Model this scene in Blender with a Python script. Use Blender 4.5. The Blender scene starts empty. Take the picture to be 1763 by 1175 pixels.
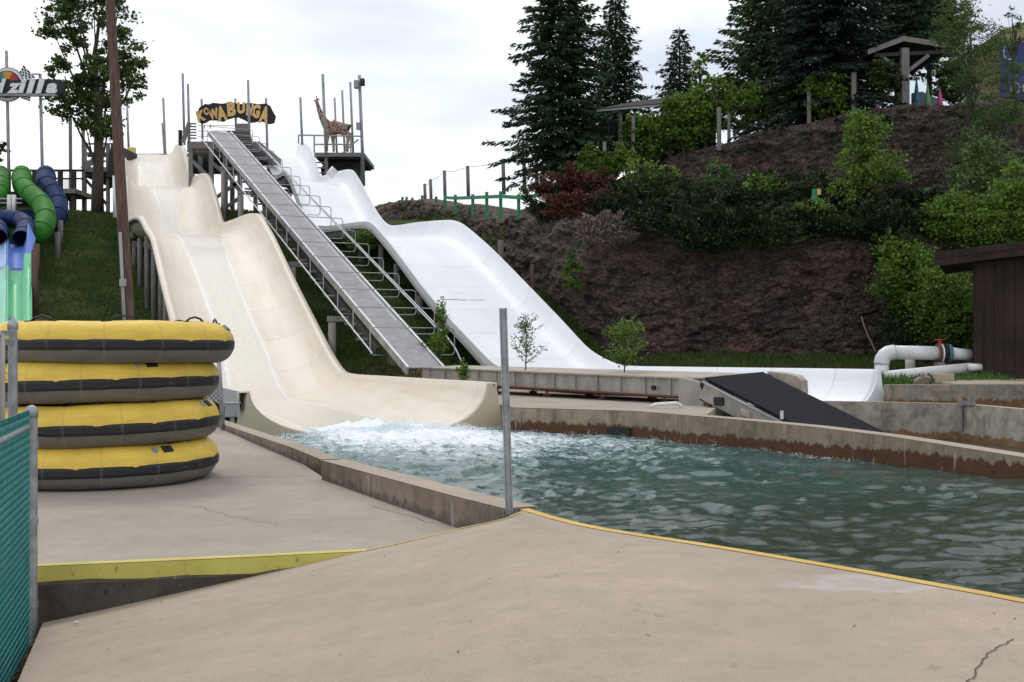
import bpy, bmesh, math, random
import numpy as np
from mathutils import Vector, Matrix, noise
random.seed(7); RNG = np.random.default_rng(11)
R = math.radians
scene = bpy.context.scene
COL = scene.collection

# ------------------------------------------------------------------ camera, sky, sun, exposure
F, PW, PH, HZ, CX, CZ = 1890.0, 1763.0, 1175.0, 600.0, 881.5, 1.6
cam = bpy.data.cameras.new("camera"); camo = bpy.data.objects.new("camera", cam); COL.objects.link(camo)
camo.location = (0, 0, CZ); camo.rotation_euler = (R(90), 0, 0)
cam.sensor_width = 36; cam.lens = 36 * F / PW; cam.shift_y = -(PH / 2 - HZ) / PW * -1 * 1.0
cam.shift_y = (HZ - PH / 2) / PW
cam.clip_end = 3000; cam.clip_start = 0.05
scene.camera = camo
scene.view_settings.view_transform = 'Standard'; scene.view_settings.look = 'None'
scene.view_settings.exposure = 0.12; scene.view_settings.gamma = 1.0

SUN_EL, SUN_AZ = 58, -25        # degrees; azimuth measured from +Y towards +X
world = bpy.data.worlds.new("World"); scene.world = world; world.use_nodes = True
nt = world.node_tree; nt.nodes.clear()
wo = nt.nodes.new("ShaderNodeOutputWorld"); bg = nt.nodes.new("ShaderNodeBackground")
sky = nt.nodes.new("ShaderNodeTexSky"); sky.sky_type = 'NISHITA'; sky.sun_disc = False
sky.sun_elevation = R(SUN_EL); sky.sun_rotation = R(SUN_AZ); sky.air_density = 1.0; sky.dust_density = 2.0
tc = nt.nodes.new("ShaderNodeTexCoord"); mp = nt.nodes.new("ShaderNodeMapping"); mp.inputs['Scale'].default_value = (1.0, 1.0, 3.6)
mp.inputs['Location'].default_value = (0.3, 0.2, 0.1)
nz = nt.nodes.new("ShaderNodeTexNoise"); nz.inputs['Scale'].default_value = 1.6; nz.inputs['Detail'].default_value = 6; nz.inputs['Roughness'].default_value = .48
rp = nt.nodes.new("ShaderNodeValToRGB")
rp.color_ramp.elements[0].position = .42; rp.color_ramp.elements[0].color = (.5, .5, .5, 1)
rp.color_ramp.elements[1].position = .52; rp.color_ramp.elements[1].color = (1, 1, 1, 1)
nz2 = nt.nodes.new("ShaderNodeTexNoise"); nz2.inputs['Scale'].default_value = 3.0; nz2.inputs['Detail'].default_value = 5
rp2 = nt.nodes.new("ShaderNodeValToRGB")
rp2.color_ramp.elements[0].position = .3; rp2.color_ramp.elements[0].color = (8.9, 9.4, 10.4, 1)
rp2.color_ramp.elements[1].position = .6; rp2.color_ramp.elements[1].color = (10.9, 11.0, 11.1, 1)
mx = nt.nodes.new("ShaderNodeMix"); mx.data_type = 'RGBA'
L_ = nt.links.new
L_(tc.outputs['Generated'], mp.inputs['Vector']); L_(mp.outputs[0], nz.inputs['Vector']); L_(mp.outputs[0], nz2.inputs['Vector'])
L_(nz.outputs['Fac'], rp.inputs[0]); L_(nz2.outputs['Fac'], rp2.inputs[0])
L_(rp.outputs[0], mx.inputs['Factor']); L_(sky.outputs[0], mx.inputs['A']); L_(rp2.outputs[0], mx.inputs['B'])
L_(mx.outputs['Result'], bg.inputs['Color']); bg.inputs['Strength'].default_value = 0.1
L_(bg.outputs[0], wo.inputs[0])
sl = bpy.data.lights.new("sun", 'SUN'); sl.energy = 0.7; sl.angle = R(14); sl.color = (1, .96, .9)
so = bpy.data.objects.new("sun", sl); COL.objects.link(so)
sd = Vector((math.sin(R(SUN_AZ)) * math.cos(R(SUN_EL)), math.cos(R(SUN_AZ)) * math.cos(R(SUN_EL)), math.sin(R(SUN_EL))))
so.rotation_euler = sd.to_track_quat('Z', 'Y').to_euler()

# ------------------------------------------------------------------ measuring helpers
def P(px, py, Y): return Vector(((px - CX) / F * Y, Y, CZ - (py - HZ) / F * Y))
def G(px, py, z=0.0):
    Y = (CZ - z) * F / (py - HZ); return Vector(((px - CX) / F * Y, Y, z))
UX, UY = -0.4149, 0.9099                 # uphill direction of the slides in plan
U = Vector((UX, UY, 0)); V = Vector((UY, -UX, 0))
def S(px, py, t):                        # point on the cross-section plane at distance t uphill
    k = (px - CX) / F; Y = t / (UY + UX * k); return P(px, py, Y)
def CT(c, t, z):                         # plan position from slide-lane coordinate c and distance t
    Y = (t - UX * c) / (UY - UX * .456) ; return Vector((c - .456 * Y, Y, z))
def lerp(a, b, f): return a + (b - a) * f
def interp(x, xs, ys): return float(np.interp(x, xs, ys))

# ------------------------------------------------------------------ materials
MATS = {}
def mk(name):
    m = bpy.data.materials.new(name); m.use_nodes = True; MATS[name] = m
    return m, m.node_tree, m.node_tree.nodes['Principled BSDF']
def N(nt, t, **kw):
    n = nt.nodes.new(t)
    for k, v in kw.items():
        if k in n.inputs.keys(): n.inputs[k].default_value = v
        else: setattr(n, k, v)
    return n
def ramp(nt, src, stops):
    r = nt.nodes.new("ShaderNodeValToRGB"); e = r.color_ramp.elements
    while len(e) < len(stops): e.new(.5)
    for q, (p, c) in zip(e, stops):
        q.position = p; q.color = (c[0], c[1], c[2], 1) if not isinstance(c, (int, float)) else (c, c, c, 1)
    nt.links.new(src, r.inputs[0]); return r.outputs[0]
def mix(nt, f, a, b, mode='MIX'):
    m = nt.nodes.new("ShaderNodeMix"); m.data_type = 'RGBA'; m.blend_type = mode
    for k, v in (('Factor', f), ('A', a), ('B', b)):
        i = m.inputs[k] if k != 'Factor' else m.inputs[0]
        if k == 'A': i = m.inputs[6]
        if k == 'B': i = m.inputs[7]
        if hasattr(v, 'links') or isinstance(v, bpy.types.NodeSocket): nt.links.new(v, i)
        elif isinstance(v, (int, float)): i.default_value = v
        else: i.default_value = (v[0], v[1], v[2], 1)
    return m.outputs[2]
def math_(nt, op, a, b=None, c=None):
    m = nt.nodes.new("ShaderNodeMath"); m.operation = op
    for i, v in enumerate((a, b, c)):
        if v is None: continue
        if isinstance(v, (int, float)): m.inputs[i].default_value = v
        else: nt.links.new(v, m.inputs[i])
    return m.outputs[0]
def pos(nt, scale=(1, 1, 1), obj=False, rot=(0, 0, 0)):
    if obj: s = nt.nodes.new("ShaderNodeTexCoord").outputs['Object']
    else: s = nt.nodes.new("ShaderNodeNewGeometry").outputs['Position']
    m = nt.nodes.new("ShaderNodeMapping"); m.inputs['Scale'].default_value = scale; m.inputs['Rotation'].default_value = rot
    nt.links.new(s, m.inputs[0]); return m.outputs[0]
def nse(nt, vec, scale, detail=5, rough=.55, dist=0):
    n = N(nt, "ShaderNodeTexNoise", Scale=scale, Detail=detail, Roughness=rough, Distortion=dist); nt.links.new(vec, n.inputs['Vector']); return n.outputs['Fac']
def bump(nt, bs, h, strength=.3, dist=.02):
    b = N(nt, "ShaderNodeBump", Strength=strength, Distance=dist); nt.links.new(h, b.inputs['Height']); nt.links.new(b.outputs[0], bs.inputs['Normal'])
def simple(name, col, rough=.6, var=.25, scale=3, metal=0, bmp=.15, bscale=40, stretch=(1, 1, 1), spec=.5, obj=False):
    m, nt, bs = mk(name); v = pos(nt, stretch, obj)
    n = nse(nt, v, scale, 6, .6); lo = [c * (1 - var) for c in col]; hi = [min(1, c * (1 + var)) for c in col]
    nt.links.new(ramp(nt, n, [(.3, lo), (.7, hi)]), bs.inputs['Base Color'])
    bs.inputs['Roughness'].default_value = rough; bs.inputs['Metallic'].default_value = metal
    bs.inputs['Specular IOR Level'].default_value = spec
    if bmp: bump(nt, bs, nse(nt, v, bscale, 4), bmp, .01)
    return m

def concrete(name, base, stain=(.2, .13, .08), streak=0.0, stainz=None, spots=.5, fine=60, mottle=0):
    m, nt, bs = mk(name); v = pos(nt)
    n1 = nse(nt, v, .45, 6, .6); n2 = nse(nt, v, fine, 3, .7); n3 = nse(nt, v, 4, 8, .7)
    c = ramp(nt, n1, [(.3, [x * .86 for x in base]), (.7, [x * 1.1 for x in base])])
    c = mix(nt, .55, c, ramp(nt, n2, [(.3, .62), (.7, 1.25)]), 'MULTIPLY')
    c = mix(nt, .5, c, ramp(nt, n3, [(.25, .75), (.6, 1.07)]), 'MULTIPLY')
    if mottle: c = mix(nt, mottle, c, ramp(nt, nse(nt, v, 2.2, 9, .72, .4), [(.36, (.5, .49, .47)), (.52, (1, 1, 1)), (.68, (1.3, 1.26, 1.2))]), 'MULTIPLY')
    if spots:
        s = nse(nt, v, 9, 2, .5); c = mix(nt, math_(nt, 'MULTIPLY', ramp(nt, s, [(.70, 0), (.74, 1)]), spots), c, [x * .45 for x in base])
    if streak:
        vs = pos(nt, (3.2, 3.2, .6)); s = nse(nt, vs, 1.3, 8, .72, .3)
        c = mix(nt, streak, c, ramp(nt, s, [(.3, (.45, .44, .42)), (.5, (.95, .95, .95)), (.72, (1.12, 1.1, 1.05))]), 'MULTIPLY')
    if stainz is not None:
        g = nt.nodes.new("ShaderNodeNewGeometry"); sp = nt.nodes.new("ShaderNodeSeparateXYZ"); nt.links.new(g.outputs['Position'], sp.inputs[0])
        e = nse(nt, pos(nt, (3.2, 3.2, .5)), 1.6, 7, .65)
        zz = math_(nt, 'SUBTRACT', sp.outputs[2], math_(nt, 'MULTIPLY', math_(nt, 'SUBTRACT', e, .5), .45))
        f = ramp(nt, math_(nt, 'MULTIPLY', math_(nt, 'SUBTRACT', stainz + .012, zz), 25), [(0, 0), (1, 1)])
        sn = ramp(nt, nse(nt, v, 5, 5), [(.3, [x * .7 for x in stain]), (.7, [x * 1.25 for x in stain])])
        c = mix(nt, math_(nt, 'MULTIPLY', f, .93), c, sn)
        # pale lime lines above the stain
        lime = ramp(nt, nse(nt, pos(nt, (8, 8, 1.2)), 1.5, 3, .4), [(.66, 0), (.69, 1)])
        c = mix(nt, math_(nt, 'MULTIPLY', lime, .35), c, (.5, .49, .46))
    nt.links.new(c, bs.inputs['Base Color']); bs.inputs['Roughness'].default_value = .88; bs.inputs['Specular IOR Level'].default_value = .25
    bump(nt, bs, mix(nt, .5, n2, n3), .28, .012)
    return m

concrete('deck_concrete', (.40, .345, .29), spots=.35)
def ramp_concrete():
    m = concrete('ramp_concrete', (.43, .352, .282), spots=.3, fine=110); nt = m.node_tree; bs = nt.nodes['Principled BSDF']
    src = bs.inputs['Base Color'].links[0].from_socket
    v = pos(nt, (.35, 5.0, 1), rot=(0, 0, R(-14))); s = nse(nt, v, 1.1, 5, .7, .3)
    c = mix(nt, .3, src, ramp(nt, s, [(.38, .94), (.5, 1.0), (.66, 1.14)]), 'MULTIPLY')
    v2 = pos(nt); cr = N(nt, "ShaderNodeTexVoronoi", feature='DISTANCE_TO_EDGE', Scale=.55); 
    ds = nt.nodes.new("ShaderNodeVectorMath"); ds.operation = 'ADD'; nn = N(nt, "ShaderNodeTexNoise", Scale=2.5, Detail=5); nt.links.new(v2, nn.inputs['Vector'])
    nt.links.new(v2, ds.inputs[0]); nt.links.new(nn.outputs['Color'], ds.inputs[1]); nt.links.new(ds.outputs[0], cr.inputs['Vector'])
    line = ramp(nt, cr.outputs['Distance'], [(0, 1), (.0035, 0)]); gate = ramp(nt, nse(nt, v2, .5, 2), [(.56, 0), (.62, 1)])
    c = mix(nt, math_(nt, 'MULTIPLY', math_(nt, 'MULTIPLY', line, gate), .6), c, (.11, .09, .075))
    # a pale scuffed patch and fine pores
    c = mix(nt, math_(nt, 'MULTIPLY', ramp(nt, nse(nt, v2, 1.7, 7, .7), [(.63, 0), (.72, 1)]), .3), c, (.5, .48, .45))
    vd = nt.nodes.new('ShaderNodeVectorMath'); vd.operation = 'DISTANCE'; nt.links.new(pos(nt, (.55, 1, 1), rot=(0, 0, R(-12))), vd.inputs[0]); vd.inputs[1].default_value = (2.35, 5.75, .28)
    pm = ramp(nt, math_(nt, 'ADD', vd.outputs['Value'], math_(nt, 'MULTIPLY', math_(nt, 'SUBTRACT', nse(nt, v2, 4, 5), .5), .5)), [(.10, .25), (.17, .6), (.26, 0)])
    c = mix(nt, pm, c, (.5, .49, .47))
    nt.links.new(c, bs.inputs['Base Color'])
ramp_concrete()
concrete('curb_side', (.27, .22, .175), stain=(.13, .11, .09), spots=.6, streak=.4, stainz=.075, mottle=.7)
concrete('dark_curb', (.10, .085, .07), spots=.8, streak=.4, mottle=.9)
concrete('pool_wall', (.33, .27, .2), stain=(.1, .042, .022), streak=.8, stainz=-.16, mottle=.5)
concrete('channel_wall', (.42, .385, .33), stain=(.2, .12, .055), streak=.85, stainz=-.62, mottle=.9)
concrete('back_wall', (.31, .27, .215), stain=(.17, .085, .035), streak=.8, stainz=.12, mottle=.8)
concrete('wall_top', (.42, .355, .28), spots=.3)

def yellow_paint():
    m, nt, bs = mk('yellow_paint'); v = pos(nt)
    c = ramp(nt, nse(nt, v, 3, 6), [(.3, (.50, .44, .09)), (.7, (.60, .54, .13))])
    g = nt.nodes.new("ShaderNodeNewGeometry"); 
    w = ramp(nt, nse(nt, v, 14, 8, .75), [(.60, 0), (.66, 1)])
    c = mix(nt, math_(nt, 'MULTIPLY', w, .75), c, (.13, .11, .06))
    nt.links.new(c, bs.inputs['Base Color']); bs.inputs['Roughness'].default_value = .6; bump(nt, bs, nse(nt, v, 60, 3), .2, .008)
yellow_paint()
def orange_line():
    m, nt, bs = mk('edge_paint'); v = pos(nt)
    c = ramp(nt, nse(nt, v, 3, 6), [(.3, (.58, .36, .07)), (.7, (.68, .46, .12))])
    w = ramp(nt, nse(nt, v, 12, 8, .75), [(.56, 0), (.68, 1)])
    c = mix(nt, math_(nt, 'MULTIPLY', w, .5), c, (.42, .34, .25))
    nt.links.new(c, bs.inputs['Base Color']); bs.inputs['Roughness'].default_value = .65
orange_line()

def fibreglass(name, base, dirt, seam=.5, gloss=.28):
    m, nt, bs = mk(name)
    uv = nt.nodes.new("ShaderNodeUVMap"); uv.uv_map = 'UVMap'; sp = nt.nodes.new("ShaderNodeSeparateXYZ"); nt.links.new(uv.outputs[0], sp.inputs[0])
    v = pos(nt)
    c = ramp(nt, nse(nt, v, .5, 5), [(.3, [x * .94 for x in base]), (.7, base)])
    mu = nt.nodes.new("ShaderNodeMapping"); mu.inputs['Scale'].default_value = (22, .35, 1); nt.links.new(uv.outputs[0], mu.inputs[0])
    st = ramp(nt, nse(nt, mu.outputs[0], 1.0, 5, .6), [(.5, 0), (.78, 1)])
    c = mix(nt, math_(nt, 'MULTIPLY', st, .35), c, dirt)
    fr = math_(nt, 'FRACT', math_(nt, 'MULTIPLY', sp.outputs[1], 1 / 2.6)); 
    sm = ramp(nt, math_(nt, 'ABSOLUTE', math_(nt, 'SUBTRACT', fr, .5)), [(0, 1), (.007, .6), (.014, 0)])
    c = mix(nt, math_(nt, 'MULTIPLY', sm, seam), c, [x * .6 for x in dirt])
    # panel to panel tint
    fl = math_(nt, 'FLOOR', math_(nt, 'ADD', math_(nt, 'MULTIPLY', sp.outputs[1], 1 / 2.6), .5)); wn = nt.nodes.new("ShaderNodeTexWhiteNoise"); wn.noise_dimensions = '1D'; nt.links.new(fl, wn.inputs['W'])
    c = mix(nt, .5, c, ramp(nt, wn.outputs[0], [(0, (.93, .925, .92)), (1, (1, 1, 1))]), 'MULTIPLY')
    nt.links.new(c, bs.inputs['Base Color']); bs.inputs['Roughness'].default_value = gloss; bs.inputs['Specular IOR Level'].default_value = .45
    bump(nt, bs, nse(nt, v, 1.2, 3), .12, .03)
fibreglass('cream_fibreglass', (.77, .695, .585), (.5, .37, .21), .35, .5)
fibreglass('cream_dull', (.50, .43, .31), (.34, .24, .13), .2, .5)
fibreglass('white_fibreglass', (.88, .90, .94), (.66, .66, .64), .4, .5)
fibreglass('grey_flange', (.50, .50, .51), (.4, .38, .36), .3, .5)

def flow():
    m, nt, bs = mk('sheet_water')
    uv = nt.nodes.new("ShaderNodeUVMap"); uv.uv_map = 'UVMap'
    def mm(sx, sy):
        mu = nt.nodes.new("ShaderNodeMapping"); mu.inputs['Scale'].default_value = (sx, sy, 1); nt.links.new(uv.outputs[0], mu.inputs[0]); return mu.outputs[0]
    a = nse(nt, mm(14, 1.3), 1.5, 8, .7, .6); b = nse(nt, mm(30, 5), 1.5, 5, .7, .5)
    sp = nt.nodes.new("ShaderNodeSeparateXYZ"); nt.links.new(uv.outputs[0], sp.inputs[0])
    ed = math_(nt, 'ABSOLUTE', math_(nt, 'SUBTRACT', sp.outputs[0], .5))
    edge = ramp(nt, math_(nt, 'ADD', ed, math_(nt, 'MULTIPLY', math_(nt, 'SUBTRACT', a, .5), .12)), [(.38, 0), (.44, .75), (.465, .5), (.5, 0)])
    base = ramp(nt, b, [(.3, (.70, .64, .54)), (.55, (.745, .685, .585)), (.75, (.81, .76, .68))])
    foam = ramp(nt, a, [(.52, 0), (.72, 1)])
    c = mix(nt, math_(nt, 'MULTIPLY', foam, .45), base, (.85, .86, .84)); c = mix(nt, edge, c, (.88, .88, .87))
    nt.links.new(c, bs.inputs['Base Color']); bs.inputs['Roughness'].default_value = .2; bs.inputs['IOR'].default_value = 1.33
    bump(nt, bs, mix(nt, .5, a, b), .8, .05)
flow()

def water(name, deep=(.045, .062, .045), foamy=True):
    m, nt, bs = mk(name); v = pos(nt)
    n = nse(nt, v, .35, 4); c = ramp(nt, n, [(.3, [x * .8 for x in deep]), (.7, [x * 1.3 for x in deep])])
    rough = None
    if foamy:
        at = nt.nodes.new("ShaderNodeAttribute"); at.attribute_name = 'foam'
        at2 = nt.nodes.new("ShaderNodeAttribute"); at2.attribute_name = 'near'
        c = mix(nt, at2.outputs['Fac'], c, (.06, .165, .165))
        fn = nse(nt, pos(nt, (1, 1.5, 1)), 3.2, 8, .72, .9); fn2 = nse(nt, v, 13, 6, .7, .4)
        f = math_(nt, 'ADD', math_(nt, 'MULTIPLY', at.outputs['Fac'], 1.15), math_(nt, 'ADD', math_(nt, 'MULTIPLY', math_(nt, 'SUBTRACT', fn, .5), 1.7), math_(nt, 'MULTIPLY', math_(nt, 'SUBTRACT', fn2, .5), .7)))
        fm = ramp(nt, f, [(.50, 0), (.70, .4), (1.0, 1)])
        fm = math_(nt, 'MULTIPLY', fm, ramp(nt, at.outputs['Fac'], [(.02, 0), (.2, 1)]))
        c = mix(nt, fm, c, (.82, .87, .90))
        nt.links.new(math_(nt, 'ADD', math_(nt, 'MULTIPLY', fm, .5), .06), bs.inputs['Roughness'])
    else: bs.inputs['Roughness'].default_value = .05
    nt.links.new(c, bs.inputs['Base Color']); bs.inputs['IOR'].default_value = 1.33; bs.inputs['Specular IOR Level'].default_value = .5
    w1 = nse(nt, pos(nt, (1, 1.7, 1)), 5.5, 6, .6, .5); w2 = nse(nt, v, 22, 4, .6, .3)
    bump(nt, bs, mix(nt, .35, w1, w2), .26, .04)
water('pool_water'); water('channel_water', (.05, .055, .04), False)
def spray():
    m, nt, bs = mk('spray'); bs.inputs['Base Color'].default_value = (.86, .91, .95, 1); bs.inputs['Roughness'].default_value = .5
    bs.inputs['Subsurface Weight'].default_value = .2
spray()

def grassmat():
    m, nt, bs = mk('grass_ground'); v = pos(nt)
    n = nse(nt, v, .35, 6, .6); n2 = nse(nt, v, 3.5, 8, .75)
    c = ramp(nt, n, [(.3, (.018, .036, .008)), (.5, (.035, .06, .012)), (.66, (.09, .095, .035))])
    c = mix(nt, .7, c, ramp(nt, n2, [(.3, .45), (.7, 1.5)]), 'MULTIPLY')
    # bare soil in places where the grid marks it
    at = nt.nodes.new("ShaderNodeAttribute"); at.attribute_name = 'soil'
    f = ramp(nt, math_(nt, 'ADD', at.outputs['Fac'], math_(nt, 'MULTIPLY', math_(nt, 'SUBTRACT', nse(nt, v, 1.2, 6), .5), .9)), [(.45, 0), (.6, 1)])
    c = mix(nt, f, c, ramp(nt, n2, [(.3, (.07, .042, .025)), (.7, (.2, .13, .085))]))
    nt.links.new(c, bs.inputs['Base Color']); bs.inputs['Roughness'].default_value = .95; bs.inputs['Specular IOR Level'].default_value = .1
    bump(nt, bs, n2, .8, .15)
grassmat()
def rockmat(name, dark, mid, red, redamt, pale=None):
    m, nt, bs = mk(name); v = pos(nt)
    n = nse(nt, v, 1.3, 9, .72, .3); n2 = nse(nt, pos(nt, (1, 1, 1.7)), .55, 5, .6); n3 = nse(nt, v, 7, 7, .75)
    c = ramp(nt, n, [(.32, dark), (.6, mid)])
    c = mix(nt, math_(nt, 'MULTIPLY', ramp(nt, math_(nt, 'ADD', math_(nt, 'MULTIPLY', n2, .6), math_(nt, 'MULTIPLY', n, .4)), [(.5, 0), (.63, 1)]), redamt), c, red)
    c = mix(nt, .75, c, ramp(nt, n3, [(.3, .4), (.7, 1.55)]), 'MULTIPLY')
    if pale:
        at = nt.nodes.new("ShaderNodeAttribute"); at.attribute_name = 'top'
        c = mix(nt, math_(nt, 'MULTIPLY', at.outputs['Fac'], .8), c, mix(nt, .6, pale, ramp(nt, n3, [(.3, .55), (.7, 1.3)]), 'MULTIPLY'))
    vo = N(nt, "ShaderNodeTexVoronoi", feature='DISTANCE_TO_EDGE', Scale=2.4); dv = nt.nodes.new("ShaderNodeVectorMath"); dv.operation = 'ADD'
    nd = N(nt, "ShaderNodeTexNoise", Scale=3.0, Detail=5); nt.links.new(v, nd.inputs['Vector']); nt.links.new(pos(nt, (1, 1, 1.8)), dv.inputs[0]); nt.links.new(nd.outputs['Color'], dv.inputs[1]); nt.links.new(dv.outputs[0], vo.inputs['Vector'])
    cr = ramp(nt, vo.outputs['Distance'], [(0, .0), (.09, 1)])
    c = mix(nt, .6, c, ramp(nt, vo.outputs['Distance'], [(0, .45), (.06, 1)]), 'MULTIPLY')
    nt.links.new(c, bs.inputs['Base Color']); bs.inputs['Roughness'].default_value = .93; bs.inputs['Specular IOR Level'].default_value = .15
    bump(nt, bs, mix(nt, .35, mix(nt, .5, n, n3), cr), 1.0, .16)
rockmat('rock_lower', (.038, .028, .027), (.118, .086, .08), (.19, .105, .088), .7, (.15, .12, .10))
rockmat('rock_upper', (.042, .033, .031), (.135, .104, .096), (.17, .10, .085), .5, (.14, .11, .095))
rockmat('berm_rock', (.055, .042, .036), (.15, .118, .10), (.165, .115, .095), .5, (.23, .185, .155))

def leafmat(name, a, b, c3, trans=.25):
    m, nt, bs = mk(name); g = nt.nodes.new("ShaderNodeNewGeometry")
    n = nse(nt, pos(nt), .9, 4); x = math_(nt, 'ADD', math_(nt, 'MULTIPLY', g.outputs['Random Per Island'], .55), math_(nt, 'MULTIPLY', n, .5))
    col = ramp(nt, x, [(.2, a), (.5, b), (.85, c3)])
    nt.links.new(col, bs.inputs['Base Color']); bs.inputs['Roughness'].default_value = .6; bs.inputs['Specular IOR Level'].default_value = .25
    tr = nt.nodes.new("ShaderNodeBsdfTranslucent"); nt.links.new(col, tr.inputs[0]); ms = nt.nodes.new("ShaderNodeMixShader"); ms.inputs[0].default_value = trans
    out = nt.nodes['Material Output']; nt.links.new(bs.outputs[0], ms.inputs[1]); nt.links.new(tr.outputs[0], ms.inputs[2]); nt.links.new(ms.outputs[0], out.inputs[0])
leafmat('spruce_needles', (.024, .045, .024), (.042, .08, .04), (.075, .13, .06), .18)
leafmat('blue_spruce_needles', (.018, .03, .022), (.036, .056, .04), (.07, .095, .068), .15)
leafmat('pine_needles', (.04, .08, .03), (.07, .13, .045), (.12, .2, .07))
leafmat('oak_leaves', (.035, .06, .016), (.065, .11, .03), (.12, .18, .055), .3)
leafmat('hedge_leaves', (.05, .09, .012), (.10, .185, .024), (.18, .30, .05), .3)
leafmat('bright_leaves', (.055, .11, .015), (.12, .22, .035), (.25, .38, .08), .35)
leafmat('willow_leaves', (.055, .09, .03), (.09, .155, .05), (.16, .25, .09), .3)
leafmat('juniper', (.018, .03, .012), (.036, .06, .02), (.075, .115, .03), .18)
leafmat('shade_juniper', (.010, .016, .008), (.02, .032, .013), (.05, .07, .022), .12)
leafmat('rust_juniper', (.06, .02, .014), (.11, .038, .024), (.16, .075, .045), .15)
leafmat('dead_twigs', (.10, .08, .07), (.2, .155, .14), (.32, .26, .24), .1)
leafmat('sapling_leaves', (.07, .12, .045), (.13, .22, .08), (.24, .36, .15), .3)
leafmat('grass_blades', (.02, .045, .006), (.045, .08, .013), (.10, .125, .035), .2)
leafmat('bright_grass', (.04, .09, .015), (.07, .15, .03), (.12, .22, .05), .25)
leafmat('dead_leaves', (.06, .02, .012), (.12, .045, .025), (.2, .1, .06), .1)
simple('bark', (.06, .046, .038), .9, .4, 6, bmp=.6, bscale=18, stretch=(3, 3, .6))
simple('pole_wood', (.105, .063, .05), .85, .6, 3.5, bmp=.4, bscale=20, stretch=(6, 6, .4))
simple('grey_wood', (.215, .2, .195), .9, .35, 4, bmp=.4, bscale=20, stretch=(4, 4, .6))
simple('tan_wood', (.27, .23, .2), .9, .35, 4, bmp=.4, bscale=20, stretch=(4, 4, .6))
simple('dark_wood', (.045, .036, .036), .9, .4, 4, bmp=.4, bscale=20, stretch=(3, 3, .6))
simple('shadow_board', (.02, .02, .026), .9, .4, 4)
simple('steel', (.36, .37, .38), .45, .2, 3, metal=.55, bmp=.1, bscale=60, stretch=(1, 1, .3))
simple('galvanised', (.33, .35, .37), .5, .3, 9, metal=.5, bmp=.15, bscale=50)
simple('steel_pole', (.34, .35, .37), .6, .25, 3, metal=.3)
simple('aluminium', (.55, .56, .58), .35, .15, 3, metal=.7)
simple('panel_steel', (.34, .32, .29), .6, .3, 2.2, metal=.15, bmp=.25, bscale=25, stretch=(1, 1, .5))
simple('panel_top', (.40, .35, .29), .75, .25, 3, bmp=.2)
simple('belt_grey', (.27, .265, .285), .6, .22, 2.2, bmp=.25, bscale=60)
simple('belt_black', (.012, .013, .018), .85, .25, 5, bmp=.3, bscale=80, spec=.2)
simple('black_rubber', (.018, .017, .018), .55, .4, 10, bmp=.2)
simple('black', (.012, .012, .013), .6, .3)
simple('pvc_white', (.68, .69, .7), .4, .1, 2, bmp=.05)
simple('green_tube', (.03, .17, .015), .6, .3, 1.5, bmp=.05, spec=.2)
simple('blue_tube', (.01, .026, .10), .6, .35, 1.5, bmp=.05, spec=.2)
simple('lane_green', (.06, .46, .20), .35, .1, 1.5, bmp=.05)
simple('lane_blue', (.07, .16, .52), .35, .12, 1.5, bmp=.05)
simple('lane_sunlit_green', (.24, .60, .46), .35, .1, 1.5, bmp=.05)  # left lane green, with the sun on it put into the colour
simple('lane_sunlit_blue', (.33, .47, .74), .35, .1, 1.5, bmp=.05)  # left lane blue, lightened in the colour to stand for sunlight
simple('rail_green', (.022, .19, .085), .55, .2, 4)
simple('teal_vinyl', (.012, .19, .18), .45, .25, 8, bmp=.1)
simple('sign_black', (.02, .02, .024), .7, .3, 3)
simple('sign_orange', (.74, .47, .19), .6, .12, 6)
simple('sign_grey', (.28, .28, .33), .6, .15, 4)
simple('sign_white', (.74, .74, .77), .5, .08, 4)
simple('teal_paint', (.03, .2, .22), .6, .1); simple('orange_paint', (.6, .25, .03), .6, .1); simple('red_paint', (.42, .03, .05), .6, .1)
simple('yellow_flag', (.5, .45, .08), .6, .1)
simple('roof_shingle', (.05, .038, .034), .9, .4, 8, bmp=.5, bscale=15)
simple('sign_blue', (.012, .02, .16), .5, .15, 2)
simple('tan_wall', (.38, .30, .17), .8, .2, 2)
simple('umbrella_blue', (.05, .22, .34), .7, .15); simple('umbrella_green', (.16, .34, .14), .7, .15); simple('umbrella_pink', (.62, .08, .28), .7, .15)
simple('slate', (.12, .16, .2), .7, .2)
simple('net_wire', (.25, .27, .27), .6, .1)
simple('flange_blue', (.05, .13, .17), .5, .3, 6)
simple('rust', (.15, .06, .035), .8, .4, 8, metal=.1)
simple('box_grey', (.30, .32, .32), .5, .15, 4)
simple('pale_stone', (.6, .58, .54), .7, .1)
def siding():
    m, nt, bs = mk('shed_boards'); v = pos(nt)
    c = ramp(nt, nse(nt, pos(nt, (6, 6, .5)), 2, 7, .7), [(.3, (.012, .006, .005)), (.7, (.038, .018, .014))])
    c = mix(nt, .8, c, ramp(nt, nse(nt, v, .9, 5), [(.35, .35), (.65, 1.4)]), 'MULTIPLY')
    nt.links.new(c, bs.inputs['Base Color']); bs.inputs['Roughness'].default_value = .85; bump(nt, bs, nse(nt, pos(nt, (9, 9, .5)), 3, 6), .5, .02)
siding()
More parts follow.
